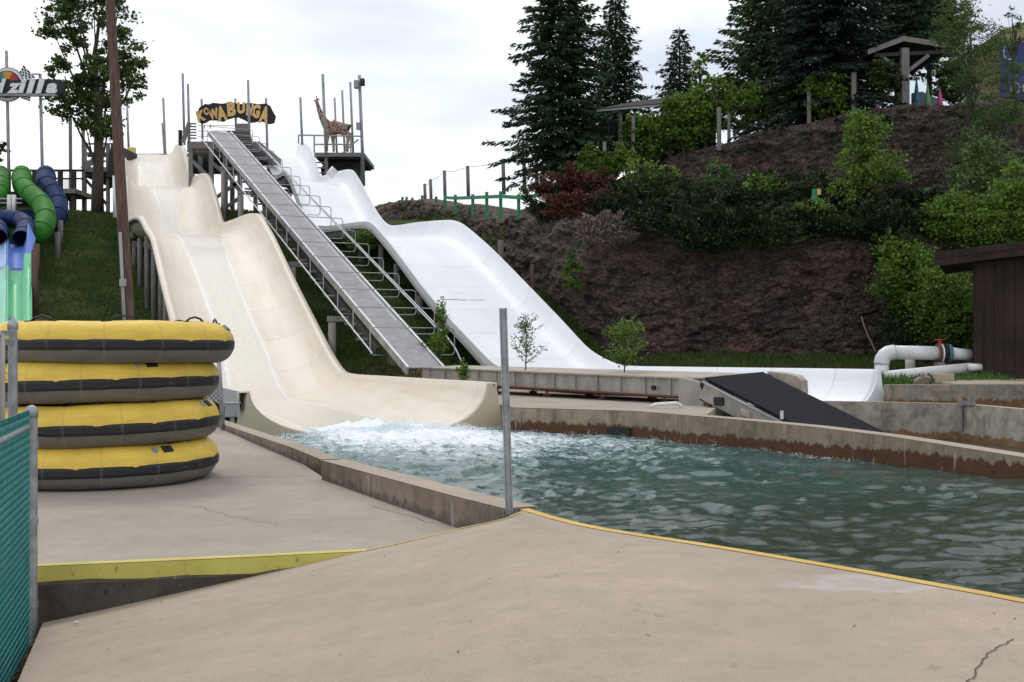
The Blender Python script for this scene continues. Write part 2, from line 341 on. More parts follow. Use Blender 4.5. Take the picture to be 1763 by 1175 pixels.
def raftmat(name, base, scuff, rough, sa):
    m, nt, bs = mk(name); tcn = nt.nodes.new("ShaderNodeTexCoord"); o = tcn.outputs['Object']
    gr = nt.nodes.new("ShaderNodeTexGradient"); gr.gradient_type = 'RADIAL'; nt.links.new(o, gr.inputs[0])
    fr = math_(nt, 'ABSOLUTE', math_(nt, 'SUBTRACT', math_(nt, 'FRACT', math_(nt, 'MULTIPLY', gr.outputs['Fac'], 14)), .5))
    seam = ramp(nt, fr, [(0, 1), (.018, .85), (.03, 0)])
    mv = nt.nodes.new("ShaderNodeMapping"); mv.inputs['Scale'].default_value = (1, 1, 3); nt.links.new(o, mv.inputs[0])
    n = nse(nt, mv.outputs[0], 2.2, 8, .7, .3); n2 = nse(nt, mv.outputs[0], 9, 6, .7)
    c = ramp(nt, n, [(.3, [x * .8 for x in base]), (.68, [min(1, x * 1.1) for x in base])])
    c = mix(nt, math_(nt, 'MULTIPLY', ramp(nt, n2, [(.6, 0), (.8, 1)]), sa), c, scuff)
    c = mix(nt, math_(nt, 'MULTIPLY', seam, .35), c, scuff)
    nt.links.new(c, bs.inputs['Base Color']); bs.inputs['Roughness'].default_value = rough; bs.inputs['Specular IOR Level'].default_value = .35
    hb = mix(nt, .5, nse(nt, mv.outputs[0], 3, 3), nse(nt, mv.outputs[0], 11, 5, .6, 1.2)); bump(nt, bs, hb, .35, .03)
raftmat('raft_yellow', (.80, .55, .085), (.52, .36, .1), .5, .25)
raftmat('raft_grey', (.165, .16, .145), (.25, .24, .225), .6, .35)
raftmat('raft_band', (.02, .019, .021), (.13, .125, .12), .5, .6)
def giraffe_mat():
    m, nt, bs = mk('giraffe_hide'); v = pos(nt, obj=True)
    vo = N(nt, "ShaderNodeTexVoronoi", feature='DISTANCE_TO_EDGE', Scale=4.5); nt.links.new(v, vo.inputs['Vector'])
    f = ramp(nt, vo.outputs['Distance'], [(.06, 0), (.13, 1)])
    sp = nt.nodes.new("ShaderNodeSeparateXYZ"); nt.links.new(v, sp.inputs[0]); 
    up = ramp(nt, math_(nt, 'MULTIPLY', sp.outputs[2], .5), [(.45, .15), (.85, 1)])
    c = mix(nt, math_(nt, 'MULTIPLY', f, up), (.42, .3, .22), (.13, .05, .035))
    nt.links.new(c, bs.inputs['Base Color']); bs.inputs['Roughness'].default_value = .6
giraffe_mat()

# ------------------------------------------------------------------ object helpers
WL = {}
def meta(o, label=None, cat=None, group=None, kind=None):
    if label: o['label'] = label
    if cat: o['category'] = cat
    if group: o['group'] = group
    if kind: o['kind'] = kind
    return o
def thing(name, label, cat, loc=(0, 0, 0), group=None):
    o = bpy.data.objects.new(name, None); o.empty_display_size = .2; COL.objects.link(o); o.location = loc; WL[o] = Vector(loc)
    return meta(o, label, cat, group)
def frame_axes(d, up=Vector((0, 0, 1))):
    d = d.normalized()
    if abs(d.dot(up)) > .98: up = Vector((0, 1, 0))
    a = d.cross(up).normalized(); b = a.cross(d).normalized(); return a, b
class MB:
    def __init__(s): s.v = []; s.f = []; s.uv = None; s.attr = {}
    def add(s, vs, fs):
        n = len(s.v); s.v += [tuple(p) for p in vs]; s.f += [tuple(i + n for i in f) for f in fs]; return s
    def box(s, x0, y0, z0, x1, y1, z1):
        return s.add([(x0,y0,z0),(x1,y0,z0),(x1,y1,z0),(x0,y1,z0),(x0,y0,z1),(x1,y0,z1),(x1,y1,z1),(x0,y1,z1)],
                     [(0,3,2,1),(4,5,6,7),(0,1,5,4),(1,2,6,5),(2,3,7,6),(3,0,4,7)])
    def obox(s, c, ax, ay, az, hx, hy, hz):
        c = Vector(c); vs = []
        for z in (-1, 1):
            for y in (-1, 1):
                for x in (-1, 1): vs.append(c + ax * hx * x + ay * hy * y + az * hz * z)
        return s.add(vs, [(0,2,3,1),(4,5,7,6),(0,1,5,4),(1,3,7,5),(3,2,6,7),(2,0,4,6)])
    def bar(s, p0, p1, w, h, up=Vector((0, 0, 1))):
        p0 = Vector(p0); p1 = Vector(p1); d = p1 - p0; a, b = frame_axes(d, up)
        return s.obox((p0 + p1) / 2, a, b, d.normalized(), w / 2, h / 2, d.length / 2)
    def tube(s, pts, r, seg=8, cap=True, closed=False):
        pts = [Vector(p) for p in pts]; n = len(pts); rs = r if isinstance(r, (list, tuple)) else [r] * n
        rings = []; pa = None
        for i, p in enumerate(pts):
            if closed: d = pts[(i + 1) % n] - pts[i - 1]
            else: d = pts[min(i + 1, n - 1)] - pts[max(i - 1, 0)]
            d = d.normalized() if d.length > 1e-9 else Vector((0, 0, 1))
            if pa is None: a, b = frame_axes(d)
            else:
                a = (pa - d * pa.dot(d)); a = a.normalized() if a.length > 1e-6 else frame_axes(d)[0]; b = a.cross(d).normalized()
            pa = a
            rings.append([p + (a * math.cos(2 * math.pi * k / seg) + b * math.sin(2 * math.pi * k / seg)) * rs[i] for k in range(seg)])
        vs = [q for ring in rings for q in ring]; fs = []
        for i in range(n if closed else n - 1):
            j = (i + 1) % n
            for k in range(seg): k2 = (k + 1) % seg; fs.append((i*seg+k, i*seg+k2, j*seg+k2, j*seg+k))
        if cap and not closed: fs.append(tuple(reversed(range(seg)))); fs.append(tuple((n-1)*seg + k for k in range(seg)))
        return s.add(vs, fs)
    def prism(s, poly, off):                 # poly: 3D points, extruded by vector off
        n = len(poly); off = Vector(off); vs = [Vector(p) for p in poly] + [Vector(p) + off for p in poly]
        return s.add(vs, [tuple(reversed(range(n))), tuple(range(n, 2 * n))] + [(i, (i+1) % n, (i+1) % n + n, i + n) for i in range(n)])
    def grid(s, rows):
        m = len(rows[0]); vs = [p for r in rows for p in r]
        return s.add(vs, [(i*m+j, i*m+j+1, (i+1)*m+j+1, (i+1)*m+j) for i in range(len(rows)-1) for j in range(m-1)])
    def sphere(s, c, r, seg=8, rings=6, sc=(1, 1, 1)):
        c = Vector(c); vs = [c + Vector((0, 0, r * sc[2]))]; 
        for i in range(1, rings):
            a = math.pi * i / rings
            for k in range(seg): b = 2 * math.pi * k / seg; vs.append(c + Vector((math.sin(a)*math.cos(b)*r*sc[0], math.sin(a)*math.sin(b)*r*sc[1], math.cos(a)*r*sc[2])))
        vs.append(c - Vector((0, 0, r * sc[2]))); fs = [(0, 1 + k, 1 + (k+1) % seg) for k in range(seg)]
        for i in range(rings - 2):
            for k in range(seg): a = 1 + i*seg; fs.append((a+k, a+seg+k, a+seg+(k+1) % seg, a+(k+1) % seg))
        a = 1 + (rings-2)*seg; fs += [(a+(k+1) % seg, a+k, len(vs)-1) for k in range(seg)]
        return s.add(vs, fs)
    def build(s, name, mat, parent=None, smooth=False, bev=0, origin=None, solid=0):
        me = bpy.data.meshes.new(name); o = bpy.data.objects.new(name, me); COL.objects.link(o)
        A = np.array(s.v, dtype=float)
        if parent is None:
            org = Vector(origin) if origin is not None else Vector(((A[:,0].min()+A[:,0].max())/2, (A[:,1].min()+A[:,1].max())/2, A[:,2].min()))
            o.location = org; WL[o] = org.copy()
        else:
            org = WL[parent]; o.parent = parent; WL[o] = org.copy()
        A = A - np.array(org)
        me.from_pydata(A.tolist(), [], s.f); me.update()
        if not (s.uv or s.attr):
            bm = bmesh.new(); bm.from_mesh(me); bmesh.ops.recalc_face_normals(bm, faces=bm.faces); bm.to_mesh(me); bm.free()
        me.materials.append(MATS[mat])
        if s.uv:
            uvl = me.uv_layers.new(name='UVMap'); li = np.zeros(len(me.loops), dtype=np.int32); me.loops.foreach_get('vertex_index', li)
            uvl.data.foreach_set('uv', np.array(s.uv, dtype=np.float32)[li].ravel())
        for k, vals in s.attr.items():
            a = me.attributes.new(k, 'FLOAT', 'POINT'); a.data.foreach_set('value', np.array(vals, dtype=np.float32))
        if smooth: me.polygons.foreach_set('use_smooth', [True] * len(me.polygons))
        if bev:
            b = o.modifiers.new('bevel', 'BEVEL'); b.width = bev; b.segments = 2; b.limit_method = 'ANGLE'
        if solid:
            b = o.modifiers.new('solid', 'SOLIDIFY'); b.thickness = abs(solid); b.offset = 1 if solid > 0 else -1
        return o
def copy_tree(o, parent=None):
    c = o.copy(); COL.objects.link(c); c.parent = parent
    for ch in list(o.children): copy_tree(ch, c)
    return c
def quads(name, mat, parent, verts, smooth=False, tri=False, origin=None):
    """verts: array (n,4,3) or (n,3,3) of world points -> one mesh"""
    n, k, _ = verts.shape; me = bpy.data.meshes.new(name); o = bpy.data.objects.new(name, me); COL.objects.link(o)
    if parent is not None: org = WL[parent]; o.parent = parent
    else:
        org = Vector(origin) if origin is not None else Vector(verts.reshape(-1, 3).mean(0).tolist()); org = Vector((org.x, org.y, org.z)); o.location = org
    WL[o] = org.copy()
    A = (verts.reshape(-1, 3) - np.array(org)).astype(np.float32)
    me.vertices.add(n * k); me.vertices.foreach_set('co', A.ravel())
    me.loops.add(n * k); me.loops.foreach_set('vertex_index', np.arange(n * k, dtype=np.int32))
    me.polygons.add(n); me.polygons.foreach_set('loop_start', np.arange(0, n * k, k, dtype=np.int32)); 
    me.update(calc_edges=True); me.materials.append(MATS[mat]); return o
def rand_unit(n):
    a = RNG.normal(size=(n, 3)); return a / np.linalg.norm(a, axis=1, keepdims=True)
def leaves(pts, size, elong=1.5, up_bias=.3):
    """leaf quads (rhombs) with random orientation round given points"""
    n = len(pts); d = rand_unit(n); d[:, 2] *= .7; d /= np.linalg.norm(d, axis=1, keepdims=True)
    nn = rand_unit(n); nn[:, 2] += up_bias; s = np.cross(d, nn); s /= (np.linalg.norm(s, axis=1, keepdims=True) + 1e-9)
    L = size * RNG.uniform(.6, 1.4, (n, 1)); W = L / elong
    return np.stack([pts - d * L * .5, pts + s * W * .5 + d * L * .05, pts + d * L * .5, pts - s * W * .5 + d * L * .05], 1)

# ------------------------------------------------------------------ terrain
L1X = [-60, -20, -12.1, -9.5, -4.6, -1.4, 1.15, 3.26, 4.46, 6.96, 10.7, 16, 21.5, 60]
L1Y = [150, 112, 95, 90, 75, 65, 58, 52, 50, 49, 48.5, 48, 46.5, 46]
L1Z = [14, 14, 14.1, 13.9, 11.5, 9.65, 8.9, 7.9, 7.2, 6.6, 6.3, 6.8, 6.6, 6.6]
L2X = [-60, 4, 7.35, 9.4, 12.5, 15, 16.6, 18.9, 21.7, 27.5, 60]
L2Y = [180, 74, 70, 66, 64, 62, 60.5, 60, 60, 59, 58]
L2Z = [12, 12.2, 12.6, 13.1, 13.7, 14.1, 14.1, 14.6, 14.9, 15.0, 15.2]
def hill(x, y):
    t = UX * x + UY * y; c = x + .456 * y
    right = interp(t, [30, 36, 40, 43.6, 46, 50, 56.5, 67, 73, 82, 110, 160], [-.1, .05, .25, 1.2, 2.5, 4.1, 6.0, 9.4, 10.6, 11.2, 11.2, 10])
    left = interp(t, [26, 37, 40, 43, 47, 55, 62, 67, 73, 80, 95, 140], [-1.2, -.9, -.5, .15, .8, 3.2, 6.0, 8.4, 10.0, 10.8, 11.2, 9])
    f = min(1, max(0, (c - 11.8) / 1.6)); f = f * f * (3 - 2 * f)
    return left * (1 - f) + right * f
def soft(f): f = min(1, max(0, f)); return f * f * (3 - 2 * f)
def gz(x, y):
    y1 = interp(x, L1X, L1Y)
    if y < y1 + 2.3:
        z = hill(x, y)
        if x > 3.5:                                   # lawn between white slide and the rock face
            g = interp(y, [30, 33, 36, 40, 44, 49], [-1.2, .2, .5, .62, .85, 1.15]); f = soft((x - 3.5) / 4); z = z * (1 - f) + g * f
    else:
        y2 = interp(x, L2X, L2Y); z1 = interp(x, L1X, L1Z) - .1
        base = interp(x, [-20, 3, 7, 9.5, 60], [z1 + .5, max(z1 + 1, 11.6), 11.4, 9.7, 9.8])
        z = lerp(z1, base, soft((y - y1 - 2.3) / max(1, y2 - y1 - 3)))
        if y > y2 + 2.6: z = max(z, interp(x, L2X, L2Z) - .15)
        elif x < 7: z = max(z, z1)
    c_ = x + .456 * y; t_ = UX * x + UY * y
    if 16.6 < c_ < 25.2 and t_ < 39: z = min(z, -.9)
    if y < 26: z = min(z, -1.6)
    if x > 3.0 and y < 32.6: z = min(z, -1.6)
    if y < 30 and x > -3.4 - .2 * (30 - y): z = min(z, -1.6)
    return z
xs = sorted(set(list(np.arange(-45, 36, .55)) + list(np.arange(-400, -45, 25)) + list(np.arange(36, 420, 25))))
ys = sorted(set(list(np.arange(24, 100, .55)) + list(np.arange(100, 160, 4)) + list(np.arange(160, 1500, 120)) + [-60, -20, 0, 12, 20]))
g = MB(); rows = []; soil = []
for y in ys:
    row = []
    for x in xs:
        z = gz(x, y)
        if 26 < y < 100: z += (noise.noise(Vector((x * .5, y * .5, 0))) * .14 + noise.noise(Vector((x * 1.6, y * 1.6, 3))) * .06)
        row.append((x, y, z)); t = UX * x + UY * y; c = x + .456 * y
        s_ = 0
        if 12 < c < 19 and t < 47: s_ = .75 * soft((47 - t) / 8)
        soil.append(s_)
    rows.append(row)
g.grid(rows); g.attr['soil'] = soil
meta(g.build('ground', 'grass_ground', smooth=True, origin=(0, 0, 0)), 'dark green grassy hillside rising under the water slides to the wooden towers', 'hillside', kind='structure')

# ------------------------------------------------------------------ pool decks, walls and water
WZ = -.45
wallpts = [(864, 743, .15), (900, 746, .16), (1000, 751, .17), (1090, 756, .18), (1200, 770, .19), (1300, 779, .16), (1400, 789, .13), (1530, 803, .07), (1640, 816, .0), (1763, 831, -.07), (1900, 848, -.12), (2100, 872, -.14)]
W1 = [(G(px, py, WZ), zt) for px, py, zt in wallpts]
lw = [(G(362, 730, 0), .08), (G(375.5, 735.7, 0), .09), (G(435, 763, 0), .14), (G(503, 792, 0), .17), (G(553, 812, 0), .15)]           # low part of the near wall (deck side)
hw = [(G(553.7, 826, 0), .23), (G(640, 857, 0), .25), (G(794.5, 912, 0), .275), (P(868, 882, 8.95), .29)]
def wallstrip(path, width, zbot, topz, side):
    """closed wall following path (list of Vector), offset by width to the given side"""
    m = MB(); A = []; B = []
    for i, p in enumerate(path):
        d = (path[min(i+1, len(path)-1)] - path[max(i-1, 0)]); d.z = 0; d.normalize(); n = Vector((-d.y, d.x, 0)) * side
        A.append(p); B.append(p + n * width)
    rows = []
    for a, b, z in zip(A, B, topz):
        rows.append([(a.x, a.y, zbot), (a.x, a.y, z - .015), (a.x + (b.x-a.x)*.04, a.y + (b.y-a.y)*.04, z), (b.x - (b.x-a.x)*.04, b.y - (b.y-a.y)*.04, z), (b.x, b.y, z - .015), (b.x, b.y, zbot)])
    m.grid(rows); n = len(rows[0]); m.f.append(tuple(range(n))); k = (len(rows)-1) * n; m.f.append(tuple(k + i for i in reversed(range(n))))
    return m, A, B
def densify(path, tz, step=.8):
    P_ = []; Z = []
    for i in range(len(path) - 1):
        n = max(1, int((path[i+1] - path[i]).length / step))
        for k in range(n): P_.append(path[i].lerp(path[i+1], k / n)); Z.append(lerp(tz[i], tz[i+1], k / n))
    P_.append(path[-1]); Z.append(tz[-1]); return P_, Z
def top_sheet(A, B, Z, name, mat, parent, lift=.004):
    m = MB(); m.grid([[(a.x, a.y, z + lift), (b.x, b.y, z + lift)] for a, b, z in zip(A, B, Z)]); return m.build(name, mat, parent)

# far pool wall
root = thing('pool_wall', 'long stained concrete wall curving along the far side of the splash pool', 'wall', W1[4][0])
path, tz = densify([w[0] for w in W1], [w[1] for w in W1])
m, A, B = wallstrip(path, .42, -1.7, tz, 1)
m.build('wall_face', 'pool_wall', root); top_sheet(A, B, tz, 'wall_cap', 'wall_top', root)
d0 = (W1[3][0] - W1[2][0]); d0.z = 0; dn = d0.normalized(); nn_ = Vector((-dn.y, dn.x, 0))
q = P(1064, 747, W1[3][0].y + .15); q.z = -.2
q0 = G(1041, 753, WZ); q1 = G(1086, 756, WZ); mid = (q0 + q1) / 2; hd = (q1 - q0).normalized()
MB().obox(Vector((mid.x, mid.y, -.26)) - nn_ * .012 + Vector((0, 0, -.06)), hd, nn_, Vector((0, 0, 1)), (q1 - q0).length / 2, .02, .115).build('drain_opening', 'black', root)
PX = G(1346, 722, .15)
bk = MB(); bk.tube([PX, PX + Vector((0, 0, .17))], .035, 8); o = bk.build('pipe_stub', 'pvc_white'); meta(o, 'short grey pipe stub standing upright on the far pool wall beside the black belt', 'pipe')

# near wall, low part then high part
root = thing('kerb_wall', 'low flat concrete kerb running from the cream slide towards the taller kerb', 'kerb', lw[1][0])
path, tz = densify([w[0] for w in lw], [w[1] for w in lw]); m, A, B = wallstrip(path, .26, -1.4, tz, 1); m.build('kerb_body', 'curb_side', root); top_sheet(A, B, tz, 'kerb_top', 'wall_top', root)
root = thing('kerb_wall', 'raised concrete kerb between the raft deck and the pool, ending at the steel post', 'kerb', hw[1][0])
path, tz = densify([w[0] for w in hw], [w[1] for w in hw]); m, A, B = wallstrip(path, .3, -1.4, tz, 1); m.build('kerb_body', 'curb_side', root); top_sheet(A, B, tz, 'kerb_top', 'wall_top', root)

# raft deck (z=0), with its yellow front edge
E0, E1, E2 = G(40, 976, 0), G(630, 949, 0), P(878, 892, 8.85)
rb = [E1, G(700, 934, .04), Vector((-.45, 9.62, 0)), G(794.5, 912, 0), G(640, 857, 0), hw[0][0], lw[3][0], lw[2][0], lw[1][0], Vector((-9.5, 28, 0))]
deck = MB(); rows = []
for k, p in enumerate(rb): x = p.x + (.06 if k > 2 else 0); rows.append([(x, p.y, 0), (lerp(x, -26, .5), lerp(p.y, 9 + k * 2.1, .5), 0), (-26, 9 + k * 2.1, 0)])
rows.insert(0, [(E1.x, E1.y, 0), (E0.x, E0.y, 0), (-26, G(-260, 985, 0).y - .2, 0)])
deck.grid(rows); o = deck.build('pavement', 'deck_concrete', origin=(-5, 15, 0)); meta(o, 'smooth grey concrete deck under the stacked rafts', 'pavement', kind='structure')
# deck front wall beneath the yellow edge
root = thing('retaining_kerb', 'dark concrete step with a yellow painted edge between the two decks', 'kerb', E0)
fa = [G(-260, 985, 0), E0, G(250, 967, 0), G(440, 958.5, 0), E1]
low = MB(); rows = []
for i, p in enumerate(fa):
    q = Vector((p.x, p.y, 0)); rows.append([q + Vector((0, -.004, -.125)), q + Vector((0, -.004, -1.0))])
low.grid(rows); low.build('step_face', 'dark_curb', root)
yf = MB(); rows = []; hts = [.105, .105, .12, .125, .02]
def jag(i): return 0
path, tz = densify(fa, hts, .12)
for i, (p, h) in enumerate(zip(path, tz)):
    h2 = h + noise.noise(Vector((i * .35, 0, 0))) * .02 + noise.noise(Vector((i * 1.3, 4, 0))) * .012; rows.append([(p.x, p.y + .075, .004), (p.x, p.y + .008, .004), (p.x, p.y - .008, -.006), (p.x, p.y - .012, -h2)])
yf.grid(rows); yf.build('painted_edge', 'yellow_paint', root, smooth=False)
yf = MB(); rows = []
for i, (p, h) in enumerate(zip(path, tz)): rows.append([(p.x, p.y - .006, -.0), (p.x, p.y - .006, -.14)])
yf.grid(rows); yf.build('step_lip', 'curb_side', root)

# sloping ramp in the foreground
def rz(x, y): return interp(x, [-3.5, -1.16, -.45, -.15, .05, 1, 3], [-.43, 0, .135, .22, .275, .28, .285])
edge = [(905, 875), (930, 883), (960, 892), (1000, 902), (1050, 912), (1120, 923), (1200, 935), (1300, 951), (1400, 968), (1500, 985), (1600, 1003), (1700, 1021), (1763, 1033), (1900, 1060), (2200, 1120)]
EP = []
for a, b in edge:
    q = G(a, b, .26)
    for _ in range(4): q = G(a, b, rz(q.x, q.y))
    EP.append(q)
far = []
for k in range(0, 41):
    f = k / 40; p0 = lerp(Vector((-3.46, 8.1, 0)), E1, f); far.append(Vector((p0.x, p0.y - .001, rz(p0.x, p0.y))))
JL = []
for a in [(700, 933.5), (790, 911), (840, 901), (872, 893), (890, 884)]:
    q = G(a[0], a[1], .1)
    for _ in range(5): q = G(a[0], a[1], rz(q.x, q.y))
    JL.append(q); far.append(q)
far += EP
ramp_m = MB(); rows = []
for j in range(36):
    f = j / 35; row = []
    for i, p in enumerate(far):
        g0 = i / (len(far) - 1); bx = lerp(-1.2, 5.2, g0); by = -2.5
        x = lerp(p.x, bx, f); y = lerp(p.y, by, f); x += (interp(y, [-2.5, 5.2, 8.1], [-2.35, -2.45, -3.46]) - lerp(-1.2, -3.46, (y + 2.5) / 10.6)) * (1 - g0) ** 3; row.append((x, y, rz(x, y) + .0015))
    rows.append(row)
ramp_m.grid(rows); o = ramp_m.build('path', 'ramp_concrete', smooth=True, origin=(0, 6, 0)); meta(o, 'tan concrete ramp sloping across the foreground beside the pool', 'path', kind='structure')
fl_ = MB(); fl_.grid([[p, Vector((p.x, p.y, -1.3))] for p in [E1] + JL + [EP[0]]]); o = fl_.build('ramp_step', 'curb_side'); meta(o, 'low concrete joint face between raft deck and ramp', 'step', kind='structure')
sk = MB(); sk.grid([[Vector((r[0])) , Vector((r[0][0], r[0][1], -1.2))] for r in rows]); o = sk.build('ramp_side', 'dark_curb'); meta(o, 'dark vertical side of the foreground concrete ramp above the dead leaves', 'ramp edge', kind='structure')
# pool side under ramp edge
pw = MB(); pw.grid([[Vector((p.x, p.y, p.z)), Vector((p.x, p.y + .0, -1.6))] for p in EP]); o = pw.build('pool_side', 'pool_wall'); meta(o, 'concrete pool side under the orange edge line', 'pool side', kind='structure')
def strip(pts, w, z, name, mat, side=1):
    m = MB(); rows = []
    for i, p in enumerate(pts):
        d = pts[min(i+1, len(pts)-1)] - pts[max(i-1, 0)]; d.z = 0; d.normalize(); n = Vector((-d.y, d.x, 0)) * side
        q = p + n * w; rows.append([(p.x, p.y, rz(p.x, p.y) + z), (q.x, q.y, rz(q.x, q.y) + z)])
    m.grid(rows); return m.build(name, mat)
PE, _ = densify(EP, [0] * len(EP), .15)
o = strip(PE, .085, .006, 'edge_line', 'edge_paint', -1); meta(o, 'orange painted line along the pool edge of the foreground ramp', 'painted line', kind='structure')
PE, _ = densify([E1 + Vector((-.02, 0, 0))] + JL, [0] * 6, .15)
o = strip(PE, .035, .0065, 'edge_line', 'yellow_paint', -1); meta(o, 'thin yellow painted line on the concrete joint leading to the steel post', 'painted line', kind='structure')

# deck behind far wall, under the flat conveyor
dc = MB(); pts = [W1[0][0] + Vector((.25, .4, 0)), W1[1][0] + Vector((0, .38, 0)), W1[2][0] + Vector((0, .38, 0)), W1[3][0] + Vector((.1, .38, 0)), W1[4][0] + Vector((.2, .36, 0)), G(1232, 704, .14), G(1214, 690, .14), Vector((7.0, 33.5, .14)), Vector((1, 38, .14)), Vector((-4, 42, .14)), Vector((-3.0, 34, .14))]
for p in pts: p.z = .155
dc.prism(pts, (0, 0, -1.5)); o = dc.build('pavement', 'deck_concrete'); meta(o, 'tan concrete deck beneath the flat conveyor behind the far pool wall', 'pavement', kind='structure')
# middle wall, water behind it, back wall
mid = [(G(px, py, .13), .13) for px, py in [(1372, 691), (1390, 691), (1520, 693), (1650, 696), (1700, 700), (1763, 706), (1900, 720), (2100, 745)]]
root = thing('channel_wall', 'pale weathered concrete wall with lime marks in front of the white slide exit', 'wall', mid[2][0])
path, tz = densify([w[0] for w in mid], [w[1] for w in mid]); m, A, B = wallstrip(path, .35, -1.7, tz, 1); m.build('wall_face', 'channel_wall', root); top_sheet(A, B, tz, 'wall_cap', 'wall_top', root)
bw = [(G(px, py, .55), .55) for px, py in [(1530, 663), (1640, 662.5), (1763, 662.5), (2100, 663)]]
root = thing('back_wall', 'rearmost concrete wall carrying the white pipes and the brown shed', 'wall', bw[1][0])
path, tz = densify([w[0] for w in bw], [w[1] for w in bw]); m, A, B = wallstrip(path, .3, -1.7, tz, 1); m.build('wall_face', 'back_wall', root); top_sheet(A, B, tz, 'wall_cap', 'wall_top', root)
pl = MB(); a = G(1655, 662, .55); pl.prism([Vector((a.x, a.y + .28, .56)), Vector((26, a.y + .28, .56)), Vector((26, 44, .60)), Vector((a.x - .2, 38.4, .60))], (0, 0, -1)); o = pl.build('slab', 'wall_top'); meta(o, 'tan concrete slab under the brown shed', 'pavement', kind='structure')

# water sheets
def ripple(x, y, a=1):
    v = Vector((x * .9, y * 1.25, .3)); w = noise.noise(Vector((x * .7 + 3, y * .8, 9))) * .7
    z = noise.noise(v) * .04 + (.5 - abs(noise.noise(Vector((x * 1.8 + 9 + w, y * 2.8 + w, 1))))) * .075
    z += noise.noise(Vector((x * 4.6 + w * 2, y * 7.5, 5))) * .024 + noise.noise(Vector((x * 9, y * 13, 7))) * .010; return z * a
ex0, ex1 = S(585, 748, 25.5), S(740, 738, 25.5); exm = (ex0 + ex1) / 2
wv = MB(); rows = []; foam = []; near = []
ysw = []; y = 4.5
while y < 31: ysw.append(y); y += .055 * max(1, y / 9)
def foamf(x, y):
    d = exm - Vector((x, y, 0)); al = -(d.x * UX + d.y * UY); la = d.x * V.x + d.y * V.y     # al: metres uphill of the exit (negative = into pool)
    a = -al if False else (Vector((x, y, 0)) - exm).dot(-U); l = (Vector((x, y, 0)) - exm).dot(V)
    wid = 2.2 + max(0, a) * .62
    f = max(0, 1 - abs(l - a * .12) / wid) ** .6 if abs(l - a * .12) < wid else 0
    g = max(0, 1 - max(0, a) / 11) if a > -1.5 else 0
    return f * g
for y in ysw:
    row = []; x0, x1 = -10.0, 20.0; n = 300
    for i in range(n):
        x = lerp(-.42 * y - 1.2 if y > 10 else -.6, .50 * y + 1, i / (n - 1))
        fo = foamf(x, y); a = 1 + fo * 2.6
        z = WZ + ripple(x, y, a)
        if fo > .35: z += max(0, noise.noise(Vector((x * 3.1, y * 3.1, 8)))) * (fo - .35) * .24 + (fo - .35) * .06 + noise.noise(Vector((x * 11, y * 11, 8))) * (fo - .35) * .10
        far_f = .3 * max(0, 1 - abs(y - interp(x, [w[0].x for w in W1], [w[0].y for w in W1])) / 2.2)
        yw = interp(x, [w[0].x for w in W1], [w[0].y for w in W1]) + .2
        row.append((x, min(y, yw) if x > W1[0][0].x else y, z)); fm = max(fo, far_f * .9)
        sp = .24 * max(0, 1 - (Vector((x, y, 0)) - Vector((exm.x, exm.y, 0))).length / 19)
        foam.append(min(1, fm * 1.05 + sp)); near.append(min(1, max(0, 1.1 - (Vector((x, y, 0)) - Vector((exm.x, exm.y, 0))).length / 15)))
    rows.append(row)
wv.grid(rows); wv.attr['foam'] = foam; wv.attr['near'] = near
o = wv.build('water', 'pool_water', smooth=True, origin=(2, 15, WZ)); meta(o, 'choppy teal pool water with white foam below the cream slide', 'water', kind='structure')
def flatwater(x0, y0, x1, y1, z, label, poly=None):
    m = MB(); rows = []
    for j in range(60):
        rows.append([(lerp(x0, x1, i / 100), lerp(y0, y1, j / 59), z + ripple(lerp(x0, x1, i / 100) * 1.5, lerp(y0, y1, j / 59) * 1.5, .35)) for i in range(101)])
    m.grid(rows); o = m.build('water', 'channel_water', smooth=True); return meta(o, label, 'water', kind='structure')
def chan(pa, pb, z, label):
    m = MB(); rows = []
    for j in range(40):
        f = j / 39; rows.append([(p.x, p.y, z + ripple(p.x * 1.6, p.y * 1.6, .35)) for p in [a.lerp(b, f) for a, b in zip(pa, pb)]])
    m.grid(rows); o = m.build('water', 'channel_water', smooth=True); return meta(o, label, 'water', kind='structure')
pa = [p for p in densify([w[0] for w in W1[4:]], [0] * 8, .2)[0]]; fy = lambda x: interp(x, [w[0].x for w in mid], [w[0].y for w in mid])
pa = [Vector((x, interp(x, [w[0].x for w in W1], [w[0].y for w in W1]) + .3, 0)) for x in np.linspace(3.9, 22, 120)]
pb = [Vector((p.x, fy(p.x) + .1, 0)) for p in pa]; chan(pa, pb, -.8, 'dark shallow water in the channel behind the far pool wall')
pa = [Vector((x, fy(x) + .36, 0)) for x in np.linspace(7, 16.5, 80)]; pb = [Vector((p.x, 33.2, 0)) for p in pa]; chan(pa, pb, -.12, 'narrow strip of dark water between the middle and rear concrete walls')

